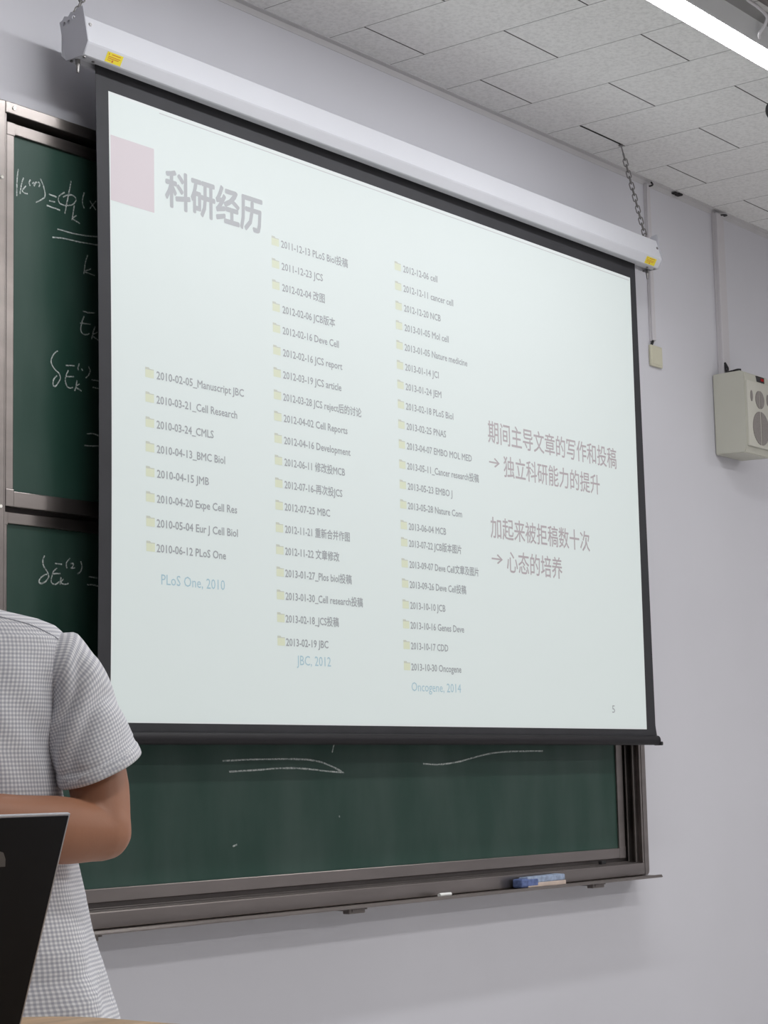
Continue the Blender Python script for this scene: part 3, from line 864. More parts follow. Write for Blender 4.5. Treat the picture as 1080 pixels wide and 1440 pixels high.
S = thing('wall_speaker', 'cream box loudspeaker with a red display hanging on the wall', 'speaker', (6.96, 0, 2.483))
SX = 0.105
bm = bmesh.new()
add_prism_x(bm, [(-0.003, 0.0), (-0.003, 0.320), (-0.124, 0.322), (-0.138, 0.312), (-0.142, 0.285), (-0.142, 0.032), (-0.128, -0.004)], -SX, SX)
bmesh.ops.bevel(bm, geom=bm.edges[:], offset=0.003, segments=2, affect='EDGES')
cab = obj('cabinet', bm, M['cream_side'], S, smooth=30)
bm = bmesh.new()
add_box(bm, -SX + 0.006, SX - 0.006, -0.149, -0.138, 0.022, 0.283, 0.004)
grl = obj('front_panel', bm, M['cream'], S, 'paler cream front panel', smooth=30)
def disc_pair(cx, cz, r, gap, name):
    """round grille split by an upright bar: two half discs of mesh, slightly domed"""
    for s in (-1, 1):
        bm = bmesh.new(); pts = []
        a0 = math.asin(gap / r)
        for i in range(17):
            a = a0 + (pi - 2 * a0) * i / 16
            pts.append((cx + s * sin(a) * r, cz + cos(a) * r))
        add_prism_y(bm, pts, -0.1515, -0.147)
        obj(name, bm, M['mesh_grey'], grl, 'grey mesh half-round grille')
disc_pair(0.0, 0.100, 0.067, 0.005, 'woofer_grille')
disc_pair(0.0, 0.214, 0.036, 0.004, 'tweeter_grille')
for cx, cz, w, h in ((-0.068, 0.222, 0.009, 0.022), (0.068, 0.222, 0.009, 0.022), (0.082, 0.028 + 0.018, 0.008, 0.008)):
    bm = bmesh.new()
    add_prism_y(bm, [(cx + w * cos(a), cz + h * sin(a)) for a in [2 * pi * i / 18 for i in range(18)]], -0.1512, -0.147)
    obj('port', bm, M['mesh_grey'], grl)
bm = bmesh.new(); add_box(bm, -0.004, 0.062, -0.1425, -0.137, 0.288, 0.312, 0.001)
disp = obj('display', bm, M['display_black'], S, 'small black display with red light')
bm = bmesh.new(); add_box(bm, 0.030, 0.055, -0.1432, -0.142, 0.295, 0.306); obj('indicator', bm, M['led_red'], disp, 'dim red light')
bm = bmesh.new()
add_tube(bm, catmull([(-0.040, -0.026, 0.375), (-0.044, -0.040, 0.350), (-0.058, -0.046, 0.334), (-0.078, -0.070, 0.3275), (-0.094, -0.105, 0.3275), (-0.092, -0.122, 0.3255)], 6), 0.0045, 8)
add_tube(bm, catmull([(-0.038, -0.026, 0.370), (-0.050, -0.034, 0.336), (-0.074, -0.050, 0.3265), (-0.090, -0.080, 0.3265)], 6), 0.004, 8)
obj('cable', bm, M['cable'], S, 'black cables', smooth=60)

# ------------------------------------------------------------------ lamp over the chalkboard and fitting on the ceiling
L = thing('chalkboard_lamp', 'glowing strip lamp on the ceiling, at the top right corner of the photo', 'lamp', (5.17, -1.02, CEIL_Z), group='strip lamps over the chalkboard')
X0, X1 = -0.75, 0.75
bm = bmesh.new(); add_prism_x(bm, [(0.053, -0.048), (-0.046, -0.064), (-0.046, -0.052), (0.053, -0.036)], X0, X1)
obj('diffuser', bm, M['diffuser'], L, 'glowing white diffuser')
bm = bmesh.new(); add_prism_x(bm, [(0.055, -0.048), (0.055, 0.0), (-0.112, 0.0), (-0.118, -0.050), (-0.0465, -0.0635), (-0.0465, -0.050), (0.0535, -0.034), (0.0535, -0.048)], X0 - 0.004, X1 + 0.004)
obj('lamp_body', bm, M['lamp_metal'], L, 'grey metal body with sloping back')
bm = bmesh.new()
add_box(bm, X0, X1, -0.185, -0.165, -0.030, -0.012, 0.003)
for x in (-0.7, 0.03, 0.7): add_box(bm, x - 0.012, x + 0.012, -0.180, -0.110, -0.014, -0.002)
obj('mounting_rail', bm, M['alu_dark'], L, 'dark rail behind the lamp')
bm = bmesh.new()
add_tube(bm, catmull([(-0.24, -0.150, -0.003), (-0.19, -0.149, -0.030), (-0.135, -0.156, -0.040), (-0.10, -0.165, -0.060), (-0.07, -0.143, -0.072), (-0.02, -0.100, -0.071), (0.03, -0.075, -0.064)], 6), 0.005, 8)
obj('lead', bm, M['raceway'], L, 'curved white lead', smooth=60)

L2 = L.copy(); COL.objects.link(L2); L2.location = (3.50, -1.02, CEIL_Z)
L2['label'] = 'second strip lamp in line with the first, nearer the left end of the chalkboard'
for ch in list(L.children):
    c = ch.copy(); COL.objects.link(c); c.parent = L2

t = thing('ceiling_fitting', 'small black rounded fitting hanging from the ceiling, cut by the right edge of the photo', 'fitting', (5.765, -0.850, CEIL_Z))
bm = bmesh.new()
add_cyl(bm, (0, 0, -0.0005), (0, 0, -0.06), 0.004, 0.004, 10); add_cyl(bm, (0, 0, -0.0003), (0, 0, -0.006), 0.009, 0.008, 16)
obj('stem', bm, M['cable'], t)
bm = bmesh.new()
bmesh.ops.create_uvsphere(bm, u_segments=20, v_segments=12, radius=0.024)
for v in bm.verts: v.co = Vector((v.co.x, v.co.y, v.co.z * 1.35 - 0.085))
obj('capsule', bm, M['rubber'], t, smooth=80)

# ------------------------------------------------------------------ lectern and laptop
LT = 0.985
P = thing('lectern', 'wood-topped lectern with a rounded bright metal edge, at the bottom edge of the photo', 'lectern', (1.2, -2.3, 0))
def outline(g):
    x0, x1, y0, y1, r = 0.70 - 1.2 + g, 1.652 - 1.2 - g, -2.74 + 2.3 + g, -1.815 + 2.3 - g, 0.15 - g
    pts = [(x0, y0), (x1, y0)]
    pts += [(x1 - r + r * cos(a), y1 - r + r * sin(a)) for a in [pi / 2 * i / 12 for i in range(13)]]
    pts += [(x0, y1)]
    return pts
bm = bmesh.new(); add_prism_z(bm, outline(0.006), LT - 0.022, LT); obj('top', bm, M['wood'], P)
bm = bmesh.new()
o1, o0 = outline(0.0), outline(0.0055)
add_prism_z(bm, o1, LT - 0.026, LT - 0.004); obj('edge_trim', bm, M['chrome'], P, 'bright metal edge strip', smooth=30)
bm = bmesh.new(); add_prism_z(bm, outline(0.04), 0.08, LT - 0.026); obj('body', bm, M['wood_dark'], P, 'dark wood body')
bm = bmesh.new(); add_prism_z(bm, outline(0.07), 0.0, 0.08); obj('plinth', bm, M['rubber'], P)

LX1, LX0, HY, HZ = 1.400, 1.040, -2.0875, LT + 0.018
LP = thing('laptop', 'black laptop standing open on the lectern, seen from behind its lid', 'laptop', (LX0, HY, LT))
W_, LEN, LEAN = LX1 - LX0, 0.2345, radians(19.1)
bm = bmesh.new(); add_box(bm, 0, W_, 0.004, 0.242, 0.002, 0.017, 0.004)
base = obj('keyboard_base', bm, M['black_lid'], LP)
bm = bmesh.new()
for r in range(5):
    for c in range(14): add_box(bm, 0.02 + c * 0.0232, 0.02 + c * 0.0232 + 0.019, 0.04 + r * 0.019, 0.04 + r * 0.019 + 0.016, 0.0165, 0.0182)
obj('keys', bm, M['rubber'], base)
bm = bmesh.new(); add_box(bm, 0.12, 0.24, 0.155, 0.225, 0.0168, 0.0174); obj('touchpad', bm, M['display_black'], base)
for x in (0.03, W_ - 0.03):
    for y in (0.02, 0.225):
        bm = bmesh.new(); add_cyl(bm, (x, y, 0), (x, y, 0.003), 0.007, 0.007, 10); obj('rubber_foot', bm, M['rubber'], base)
lidM = Matrix.Translation((0, 0, 0.018)) @ Matrix.Rotation(LEAN, 4, 'X')
def lid_part(name, bm, mat, parent, label=None, smooth=None):
    bmesh.ops.transform(bm, matrix=lidM, verts=bm.verts)
    return obj(name, bm, mat, parent, label, smooth)
bm = bmesh.new(); add_box(bm, 0.0025, W_ - 0.0028, -0.0042, -0.0005, 0.0015, LEN - 0.0020, 0.0006)
lid = lid_part('lid', bm, M['black_lid'], LP, 'matt black lid')
bm = bmesh.new(); add_box(bm, 0, W_, -0.0032, 0.0016, 0, LEN, 0.0006, 1)
lid_part('lid_rim', bm, M['lid_rim'], lid, 'grey metal rim')
bm = bmesh.new(); add_box(bm, 0.008, W_ - 0.008, 0.0015, 0.0022, 0.012, LEN - 0.006)
lid_part('screen', bm, M['laptop_screen'], lid)
# slanting end of the grey mark on the lid
lx = 0.2790
bm = bmesh.new(); add_prism_y(bm, [(lx - 0.020, LEN - 0.0520), (lx + 0.0085, LEN - 0.0520), (lx + 0.0065, LEN - 0.0440), (lx + 0.002, LEN - 0.0375), (lx - 0.003, LEN - 0.0360), (lx - 0.020, LEN - 0.0360)], -0.0046, -0.004)
lid_part('lid_mark', bm, M['logo'], lid, 'grey mark with slanting end')
bm = bmesh.new(); add_cyl(bm, (0.05, 0.0, 0.014), (W_ - 0.05, 0.0, 0.014), 0.0065, 0.0065, 12); obj('hinge', bm, M['black_lid'], LP, smooth=40)

# ------------------------------------------------------------------ the lecturer
# local frame: +x = the person's left side, -y = the way they face, z up
PZ = 0.0
PER = thing('person', 'person in a grey-white checked short-sleeved shirt standing with forearms folded behind the laptop', 'person', (1.785, -1.503, PZ), -radians(39.615))

def tube_into(bm, pts, rads, n=18, k=5, sq=None):
    """closed rounded tube through control points; radius may be (ru, rv) with the u axis given by sq"""
    C = catmull(pts, k) if len(pts) > 2 else [Vector(pts[0]).lerp(Vector(pts[1]), i / 6) for i in range(7)]
    m = len(C); R = []
    for i in range(m):
        s = i / (m - 1) * (len(rads) - 1); j = min(int(s), len(rads) - 2); f = s - j
        f = f * f * (3 - 2 * f)
        a, b_ = rads[j], rads[j + 1]
        if not isinstance(a, tuple): a = (a, a)
        if not isinstance(b_, tuple): b_ = (b_, b_)
        R.append((a[0] + (b_[0] - a[0]) * f, a[1] + (b_[1] - a[1]) * f))
    ref = Vector(sq) if sq else None
    rings = []; prev = None
    def ring(c, t, ru, rv):
        nonlocal prev
        base_ = ref if ref is not None else (prev if prev is not None else t.orthogonal())
        u = base_ - t * base_.dot(t)
        u = u.normalized() if u.length > 1e-5 else t.orthogonal().normalized()
        prev = u; v = t.cross(u)
        return [bm.verts.new(c + u * (cos(2 * pi * q / n) * ru) + v * (sin(2 * pi * q / n) * rv)) for q in range(n)]
    t0 = (C[1] - C[0]).normalized(); t1 = (C[-1] - C[-2]).normalized()
    for a in (80, 55, 28):
        f = cos(radians(a)); g = sin(radians(a)) * min(R[0])
        rings.append(ring(C[0] - t0 * g, t0, R[0][0] * f, R[0][1] * f))
    for i in range(m):
        t = (C[min(i + 1, m - 1)] - C[max(i - 1, 0)]).normalized()
        rings.append(ring(C[i], t, *R[i]))
    for a in (28, 55, 80):
        f = cos(radians(a)); g = sin(radians(a)) * min(R[-1])
        rings.append(ring(C[-1] + t1 * g, t1, R[-1][0] * f, R[-1][1] * f))
    for A, B in zip(rings, rings[1:]):
        for q in range(n): bm.faces.new((A[q], A[(q + 1) % n], B[(q + 1) % n], B[q]))
    bm.faces.new(rings[0][::-1]); bm.faces.new(rings[-1])

def blob(bm, c, r, rot=None, seg=18):
    g = bmesh.ops.create_uvsphere(bm, u_segments=seg, v_segments=seg // 2 + 2, radius=1.0)
    for v in g['verts']:
        p = Vector((v.co.x * r[0], v.co.y * r[1], v.co.z * r[2]))
        if rot: p = rot @ p
        v.co = p + Vector(c)

bm = bmesh.new()
X = (1, 0, 0)
# trunk, neck
tube_into(bm, [(0, 0.01, 0.90), (0, 0.0, 1.0), (0, -0.005, 1.12), (0, 0.0, 1.26), (0, 0.005, 1.36), (0, 0.012, 1.42)], [(0.155, 0.105), (0.155, 0.105), (0.145, 0.100), (0.150, 0.105), (0.150, 0.095), (0.125, 0.075)], 28, sq=X)
tube_into(bm, [(0, 0.012, 1.42), (0, 0.005, 1.50), (0, -0.012, 1.58)], [(0.085, 0.062), 0.056, 0.054], 20, sq=X)
for s in (-1, 1): tube_into(bm, [(0.04 * s, 0.01, 1.455), (0.11 * s, 0.008, 1.438), (0.165 * s, 0.002, 1.405)], [0.040, 0.038, 0.036], 16)
# head
blob(bm, (0, -0.005, 1.705), (0.077, 0.098, 0.108), seg=28)
blob(bm, (0, -0.038, 1.640), (0.060, 0.062, 0.066), seg=24)
blob(bm, (0, -0.082, 1.600), (0.026, 0.022, 0.020))
tube_into(bm, [(0, -0.098, 1.690), (0, -0.110, 1.668), (0, -0.117, 1.655)], [0.009, 0.011, 0.014], 12)
for s in (-1, 1):
    blob(bm, (0.011 * s, -0.108, 1.653), (0.009, 0.010, 0.008))
    blob(bm, (0.078 * s, 0.004, 1.672), (0.010, 0.020, 0.032), Matrix.Rotation(radians(12 * s), 3, 'Z'))
    tube_into(bm, [(0.012 * s, -0.098, 1.712), (0.034 * s, -0.095, 1.717), (0.056 * s, -0.076, 1.709)], [0.008, 0.009, 0.007], 10)
    blob(bm, (0.042 * s, -0.058, 1.662), (0.024, 0.026, 0.028))
tube_into(bm, [(-0.024, -0.092, 1.629), (0, -0.102, 1.631), (0.024, -0.092, 1.629)], [0.006, 0.0075, 0.006], 10)
tube_into(bm, [(-0.020, -0.092, 1.620), (0, -0.101, 1.619), (0.020, -0.092, 1.620)], [0.006, 0.0085, 0.006], 10)

def hand(wr, d, pn, thumb_side):
    """wr wrist, d direction of the hand, pn direction the palm faces; five fingers curled towards pn"""
    wr, d, pn = Vector(wr), Vector(d).normalized(), Vector(pn).normalized()
    pn = (pn - d * pn.dot(d)).normalized()
    s = d.cross(pn) * thumb_side
    tube_into(bm, [wr, wr + d * 0.035, wr + d * 0.085], [(0.026, 0.019), (0.036, 0.016), (0.040, 0.013)], 16, sq=s)
    for off, L_, r in ((0.029, 0.072, 0.0088), (0.010, 0.080, 0.0092), (-0.010, 0.075, 0.0088), (-0.029, 0.058, 0.0078)):
        p0 = wr + d * 0.080 + s * off
        p1 = p0 + d * (L_ * 0.42) + pn * (L_ * 0.16)
        p2 = p1 + d * (L_ * 0.22) + pn * (L_ * 0.26)
        p3 = p2 + d * (L_ * 0.02) + pn * (L_ * 0.26)
        tube_into(bm, [p0, p1, p2, p3], [r * 1.1, r * 1.05, r * 0.95, r * 0.8], 12)
    q0 = wr + d * 0.022 + s * 0.026
    tube_into(bm, [q0, q0 + d * 0.028 + s * 0.020 + pn * 0.008, q0 + d * 0.055 + s * 0.026 + pn * 0.016, q0 + d * 0.078 + s * 0.022 + pn * 0.022], [0.013, 0.0115, 0.0105, 0.009], 12)

# left arm: upper arm down, elbow at the side, forearm across the body; the right one mirrors it underneath
tube_into(bm, [(0.160, 0.0, 1.405), (0.184, -0.02, 1.340), (0.206, -0.060, 1.262), (0.211, -0.088, 1.192)], [0.038, 0.042, 0.041, 0.0385], 22)
tube_into(bm, [(0.211, -0.086, 1.189), (0.150, -0.122, 1.194), (0.075, -0.158, 1.206), (0.0, -0.188, 1.216), (-0.035, -0.200, 1.219)], [(0.039, 0.040), (0.045, 0.041), (0.038, 0.036), (0.029, 0.025), (0.025, 0.020)], 22, sq=(0, 0, 1))
hand((-0.040, -0.200, 1.219), (-0.96, 0.05, -0.14), (0.1, 0.9, -0.45), 1)
tube_into(bm, [(-0.162, 0.0, 1.410), (-0.190, -0.02, 1.340), (-0.212, -0.050, 1.255), (-0.216, -0.075, 1.180)], [0.038, 0.042, 0.041, 0.0385], 22)
tube_into(bm, [(-0.216, -0.073, 1.178), (-0.150, -0.110, 1.165), (-0.125, -0.135, 1.163), (-0.085, -0.150, 1.160), (-0.06, -0.157, 1.158)], [(0.039, 0.040), (0.043, 0.040), (0.036, 0.034), (0.028, 0.024), (0.025, 0.020)], 22, sq=(0, 0, 1))
hand((-0.055, -0.158, 1.157), (0.98, -0.02, -0.05), (-0.05, 0.8, -0.5), -1)
# legs and feet
for s in (-1, 1):
    tube_into(bm, [(0.085 * s, 0.01, 0.90), (0.095 * s, 0.0, 0.70), (0.098 * s, 0.0, 0.50), (0.10 * s, 0.015, 0.32), (0.102 * s, 0.025, 0.09)], [0.085, 0.078, 0.056, 0.054, 0.037], 20)
    tube_into(bm, [(0.104 * s, 0.035, 0.050), (0.110 * s, -0.05, 0.045), (0.118 * s, -0.135, 0.032)], [(0.034, 0.034), (0.040, 0.032), (0.038, 0.020)], 16, sq=X)
HS = lambda z: -0.055 * max(0.0, min(1.0, (z - 1.46) / 0.14))          # neck and head sheared sideways until the head leaves the camera's frame
for v in bm.verts:
    v.co.x += HS(v.co.z)
me = bpy.data.meshes.new('body'); bm.to_mesh(me); bm.free()
tmp = bpy.data.objects.new('body', me); COL.objects.link(tmp)
r_ = tmp.modifiers.new('remesh', 'REMESH'); r_.mode = 'VOXEL'; r_.voxel_size = 0.0042; r_.use_smooth_shade = True
s_ = tmp.modifiers.new('smooth', 'SMOOTH'); s_.factor = 0.5; s_.iterations = 5
body_me = bpy.data.meshes.new_from_object(tmp.evaluated_get(bpy.context.evaluated_depsgraph_get()))
bpy.data.objects.remove(tmp)
body_me.materials.clear()
body = obj('body', body_me, M['skin'], PER)
for p in body_me.polygons: p.use_smooth = True
for s in (-1, 1):
    bm = bmesh.new(); blob(bm, (0.031 * s - 0.055, -0.0850, 1.692), (0.0120, 0.0110, 0.0062)); ey = obj('eye', bm, M['eye'], PER, smooth=80)
    bm = bmesh.new(); blob(bm, (0.031 * s - 0.055, -0.0935, 1.692), (0.0050, 0.0040, 0.0052)); obj('iris', bm, M['iris'], ey, 'dark iris', smooth=80)
# hair: short cap with a fringe line
bm = bmesh.new(); rows = []
NH, MH = 64, 22
for q in range(NH):
    az = 2 * pi * q / NH
    fr = -sin(az)                                           # 1 at the forehead, -1 at the nape
    zb = 0.40 + 0.03 * sin(az * 9) if fr > 0.55 else (0.02 if fr > 0.2 else (-0.12 if fr > -0.3 else -0.62))
    rows.append([az, zb])
for _ in range(3): rows = [[rows[q][0], (rows[q - 1][1] + 2 * rows[q][1] + rows[(q + 1) % NH][1]) / 4] for q in range(NH)]
grid = []
for az, zb in rows:
    col_ = []
    for k in range(MH):
        el = math.asin(zb) + (radians(88) - math.asin(zb)) * k / (MH - 1)
        p = Vector((cos(el) * cos(az), cos(el) * sin(az), sin(el)))
        d_ = 1 + 0.025 * noise.noise(p * 7) + 0.012 * noise.noise(Vector((p.x * 40, p.y * 40, p.z * 8)))
        col_.append(bm.verts.new((p.x * 0.087 * d_ - 0.055, p.y * 0.110 * d_ + 0.002, p.z * 0.118 * d_ + 1.706)))
    grid.append(col_)
for q in range(NH):
    for k in range(MH - 1): bm.faces.new((grid[q][k], grid[(q + 1) % NH][k], grid[(q + 1) % NH][k + 1], grid[q][k + 1]))
bm.faces.new([g_[-1] for g_ in grid])
hair = obj('hair', bm, M['hair'], PER, 'short black hair', smooth=80)
sd = hair.modifiers.new('thick', 'SOLIDIFY'); sd.thickness = 0.012; sd.offset = -1

# ---- shirt: trunk of cloth, two sleeves, collar band; u, v measured along the cloth
def cloth(rings, uvs, bm, uvl, wrinkle):
    n = len(rings[0]); vv = []
    for i, R in enumerate(rings):
        vv.append([bm.verts.new(p + wrinkle(p, i, q)) for q, p in enumerate(R)])
    for i in range(len(rings) - 1):
        for q in range(n):
            q2 = (q + 1) % n
            f = bm.faces.new((vv[i][q], vv[i][q2], vv[i + 1][q2], vv[i + 1][q]))
            ids = ((i, q), (i, q + 1), (i + 1, q + 1), (i + 1, q))
            for lp, (a, b_) in zip(f.loops, ids): lp[uvl].uv = uvs(a, b_)
    return vv

def interp(tab, t):
    for a, b_ in zip(tab, tab[1:]):
        if a[0] <= t <= b_[0]:
            f = (t - a[0]) / (b_[0] - a[0]); f = f * f * (3 - 2 * f) if len(a) > 9 else f
            return [x + (y - x) * f for x, y in zip(a[1:], b_[1:])]
    return list(tab[-1][1:] if t > tab[-1][0] else tab[0][1:])

bm = bmesh.new(); uvl = bm.loops.layers.uv.new('UVMap')
# height: half width, half depth, centre depth
TORSO = [(0.780, 0.262, 0.165, -0.005), (0.86, 0.248, 0.158, -0.008), (0.94, 0.233, 0.150, -0.010), (1.03, 0.208, 0.138, -0.010), (1.10, 0.192, 0.130, -0.008), (1.15, 0.181, 0.126, -0.005), (1.22, 0.165, 0.124, -0.002),
         (1.30, 0.153, 0.122, 0.0), (1.36, 0.158, 0.115, 0.004), (1.41, 0.166, 0.103, 0.008), (1.440, 0.168, 0.091, 0.010), (1.464, 0.164, 0.080, 0.012), (1.475, 0.152, 0.073, 0.012), (1.484, 0.131, 0.068, 0.012), (1.491, 0.106, 0.065, 0.012), (1.497, 0.082, 0.064, 0.010), (1.503, 0.070, 0.064, 0.008), (1.53, 0.064, 0.062, 0.004), (1.545, 0.064, 0.062, 0.002)]
NT, NR = 128, 110
zlist = [0.780 + (1.41 - 0.780) * i / 80 for i in range(80)] + [1.41 + (1.545 - 1.41) * i / 29 for i in range(30)]
rings = []
for z in zlist:
    w, d, cy = interp(TORSO, z)
    R = []
    for q in range(NT):
        a = 2 * pi * q / NT
        ex = 2.35 if z < 1.46 else 2.1
        ca, sa = cos(a), sin(a)
        k = (abs(ca) ** ex + abs(sa) ** ex) ** (-1 / ex)
        R.append(Vector((w * ca * k - 0.018 * max(0, min(1, (z - 1.485) / 0.03)), cy + d * sa * k, z)))
    rings.append(R)
def wr_t(p, i, q):
    a = 2 * pi * q / NT
    low = max(0.0, min(1.0, (1.22 - p.z) / 0.3))
    f = 0.0075 * low * sin(a * 7 + 2.2 * noise.noise(Vector((p.x * 3, p.y * 3, p.z * 2.5))))
    f += 0.0035 * noise.noise(Vector((p.x * 16, p.y * 16, p.z * 9)))
    f += 0.0042 * low * (1 - 2 * abs(sin(30 * (p.z * 0.9 - p.x * 0.8) + 3.5 * noise.noise(p * 7)))) ** 3 * (1 if sin(a) < 0 else 0.3)
    # diagonal pulls from the shoulder towards the chest
    s = sin((p.z * 0.75 + abs(p.x) * 0.9) * 95 + 3 * noise.noise(p * 6))
    f += 0.0016 * s * max(0, min(1, (p.z - 1.2) / 0.1)) * max(0, min(1, (1.47 - p.z) / 0.05))
    edge = max(0, min(1, (1.49 - p.z) / 0.02))
    nrm = Vector((cos(a), sin(a), 0))
    return nrm * f * edge
girth = 0.98
def uv_t(i, q): return (q / NT * girth, zlist[i])
cloth(rings, uv_t, bm, uvl, wr_t)
shirt_me_bm = bm
# sleeves: (centre, in-plane axis, half width, half depth) from the armhole to the hem
SLV = [((0.132, 0.008, 1.408), (0.15, 0.989), 0.055, 0.040), ((0.157, 0.004, 1.411), (0.40, 0.917), 0.0575, 0.060), ((0.172, -0.004, 1.391), (0.70, 0.714), 0.0525, 0.070), ((0.181, -0.016, 1.361), (0.88, 0.475), 0.053, 0.073), ((0.191, -0.034, 1.325), (0.915, 0.403), 0.0565, 0.073), ((0.201, -0.050, 1.296), (0.918, 0.397), 0.0585, 0.073), ((0.2085, -0.060, 1.274), (0.917, 0.399), 0.0600, 0.073)]
def sleeve(sgn):
    m, NS = 46, 72
    rings = []; vs = []; L_ = 0.0
    prev = None
    for i in range(m):
        s = i / (m - 1) * (len(SLV) - 1); j = min(int(s), len(SLV) - 2); f = s - j
        A, B = SLV[j], SLV[j + 1]
        c = Vector(A[0]).lerp(Vector(B[0]), f)
        u = Vector((A[1][0], 0, A[1][1])).lerp(Vector((B[1][0], 0, B[1][1])), f).normalized()
        hw = A[2] + (B[2] - A[2]) * f; hd = A[3] + (B[3] - A[3]) * f
        if prev is not None: L_ += (c - prev).length
        prev = c; vs.append(L_)
        ax = Vector((-u.z, 0, u.x))
        v = Vector((0, 1, 0)) + ax * 0.18 * min(1, i / 20)      # the hem also dips towards the front
        v.normalize()
        R = []
        for q in range(NS):
            a = 2 * pi * q / NS
            p = c + u * (hw * cos(a)) + v * (hd * sin(a))
            R.append(Vector((p.x * sgn, p.y, p.z)))
        rings.append(R)
    # turn the hem in
    last = rings[-1]; cc = sum(last, Vector()) / len(last)
    rings.append([cc + (p - cc) * 0.975 + Vector((0, 0, 0.001)) for p in last]); vs.append(L_ + 0.002)
    rings.append([cc + (p - cc) * 0.955 + Vector((-0.006 * sgn, 0, 0.014)) for p in last]); vs.append(L_ + 0.016)
    def wr(p, i, q):
        if i >= m: return Vector()
        a = 2 * pi * q / NS
        c = sum(rings[i], Vector()) / NS
        nrm = (p - c).normalized()
        grow = max(0, min(1, i / 8)) * (1 - 0.75 * max(0, (i - 36) / 9))
        t = vs[i]
        f = 0.0048 * (1 - 2 * abs(sin(0.5 * (120 * (t * 0.75 + 0.070 * cos(a + 0.7)) + 5 * noise.noise(p * 9)))) ** 3) * grow * max(0.10, -sin(a))
        f += 0.0022 * noise.noise(p * 17) * grow
        if 38 <= i <= 40: f += -0.0012                      # stitched hem line
        return nrm * f
    def uv(i, q): return (q / NS * 0.42, vs[i])
    cloth(rings, uv, shirt_me_bm, uvl, wr)
sleeve(1); sleeve(-1)
shirt = obj('shirt', shirt_me_bm, M['shirt'], PER, 'fine grey and white checked short-sleeved shirt')
for p in shirt.data.polygons: p.use_smooth = True
sd = shirt.modifiers.new('thick', 'SOLIDIFY'); sd.thickness = 0.0012; sd.offset = -1
# seams laid on the cloth: yoke, armholes, button placket with buttons
bt = BVHTree.FromPolygons([v.co.copy() for v in shirt.data.vertices], [tuple(p.vertices) for p in shirt.data.polygons])
def on_front(x, z):
    h = bt.ray_cast(Vector((x, -1.0, z)), Vector((0, 1, 0)))
    return h[0] + Vector((0, -0.0004, 0)) if h[0] else None
def seam(pts, r=0.0009):
    P = [on_front(x, z) for x, z in catmull2(pts)]
    P = [p for p in P if p is not None]
    bm = bmesh.new(); add_tube(bm, P, r, 6, flat=(Vector((0, 1, 0)), 0.6))
    obj('seam', bm, M['seam'], shirt)
def catmull2(pts): return [(p.x, p.y) for p in catmull([(a, b_, 0) for a, b_ in pts], 6)]
for s in (-1, 1):
    seam([(0.040 * s, 1.493), (0.076 * s, 1.483), (0.115 * s, 1.473), (0.148 * s, 1.458), (0.160 * s, 1.449)])
    seam([(0.163 * s, 1.452), (0.157 * s, 1.42), (0.152 * s, 1.39), (0.149 * s, 1.36)])
seam([(0.016, 1.49), (0.016, 1.40), (0.016, 1.30), (0.016, 1.20), (0.016, 1.05), (0.016, 0.84)])
for z in (1.44, 1.35, 1.26, 1.05, 0.96, 0.87):
    p = on_front(0.0, z)
    if p is not None:
        bm = bmesh.new(); add_cyl(bm, p + Vector((0, 0.001, 0)), p + Vector((0, -0.002, 0)), 0.0055, 0.005, 12); obj('button', bm, M['eye'], shirt)
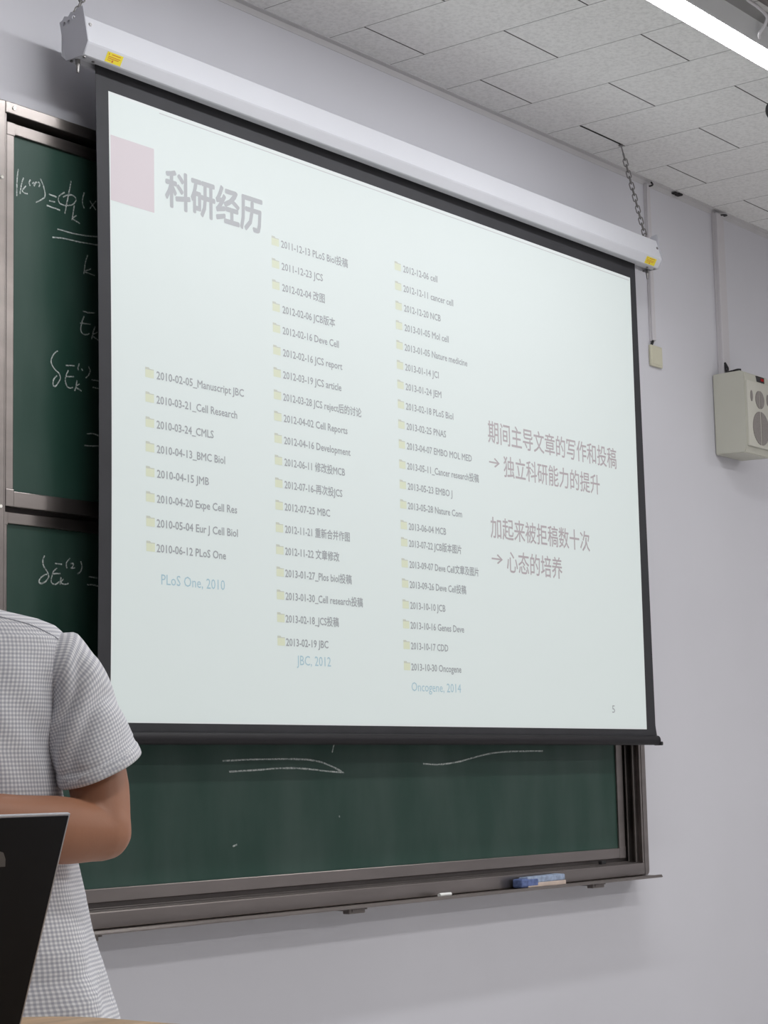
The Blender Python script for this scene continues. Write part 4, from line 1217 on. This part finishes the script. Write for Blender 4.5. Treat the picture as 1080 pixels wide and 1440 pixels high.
# collar
bm = bmesh.new(); uvc = bm.loops.layers.uv.new('UVMap')
N_ = 40; rows = []
for (r0, dz, fl) in ((0.066, 1.545, 0), (0.070, 1.550, 0), (0.082, 1.520, 1), (0.090, 1.500, 1)):
    row = []
    for i in range(N_ + 1):
        a = -pi / 2 + radians(8) + (2 * pi - radians(16)) * i / N_
        front = max(0, -sin(a)) ** 4
        row.append(bm.verts.new((r0 * cos(a) - 0.018, 0.004 + r0 * 0.95 * sin(a), dz - front * 0.018 * fl)))
    rows.append(row)
for j in range(3):
    for i in range(N_):
        f = bm.faces.new((rows[j][i], rows[j][i + 1], rows[j + 1][i + 1], rows[j + 1][i]))
        for lp, (a, b_) in zip(f.loops, ((j, i), (j, i + 1), (j + 1, i + 1), (j + 1, i))): lp[uvc].uv = (b_ * 0.011, a * 0.015)
col = obj('collar', bm, M['shirt'], shirt, smooth=80)
sd = col.modifiers.new('thick', 'SOLIDIFY'); sd.thickness = 0.0015
# trousers and shoes
bm = bmesh.new()
tube_into(bm, [(0, 0.006, 0.86), (0, 0.004, 0.93), (0, 0.0, 1.02)], [(0.178, 0.122), (0.176, 0.122), (0.168, 0.116)], 30, sq=X)
for s in (-1, 1):
    tube_into(bm, [(0.090 * s, 0.008, 0.86), (0.098 * s, 0.0, 0.70), (0.102 * s, 0.0, 0.50), (0.104 * s, 0.015, 0.30), (0.106 * s, 0.022, 0.075)], [0.094, 0.090, 0.078, 0.072, 0.066], 22)
me = bpy.data.meshes.new('trousers'); bm.to_mesh(me); bm.free()
tmp = bpy.data.objects.new('trousers', me); COL.objects.link(tmp)
r_ = tmp.modifiers.new('remesh', 'REMESH'); r_.mode = 'VOXEL'; r_.voxel_size = 0.008
s_ = tmp.modifiers.new('smooth', 'SMOOTH'); s_.factor = 0.5; s_.iterations = 5
tm = bpy.data.meshes.new_from_object(tmp.evaluated_get(bpy.context.evaluated_depsgraph_get())); bpy.data.objects.remove(tmp); tm.materials.clear()
obj('trousers', tm, M['trousers'], PER, 'dark trousers')
for p in tm.polygons: p.use_smooth = True
for s in (-1, 1):
    bm = bmesh.new()
    tube_into(bm, [(0.104 * s, 0.055, 0.052), (0.110 * s, -0.05, 0.050), (0.120 * s, -0.160, 0.036)], [(0.042, 0.050), (0.049, 0.044), (0.044, 0.030)], 18, sq=X)
    for v in bm.verts:
        if v.co.z < 0.016: v.co.z = 0.0145
    shoe = obj('shoe', bm, M['shoe'], PER, 'black shoe', smooth=60)
    bm = bmesh.new()
    add_prism_z(bm, [(0.112 * s + 0.049 * cos(a) * (1.0 if sin(a) < 0 else 0.9), -0.05 + 0.150 * sin(a)) for a in [2 * pi * i / 24 for i in range(24)]], 0.0, 0.016)
    obj('sole', bm, M['rubber'], shoe)
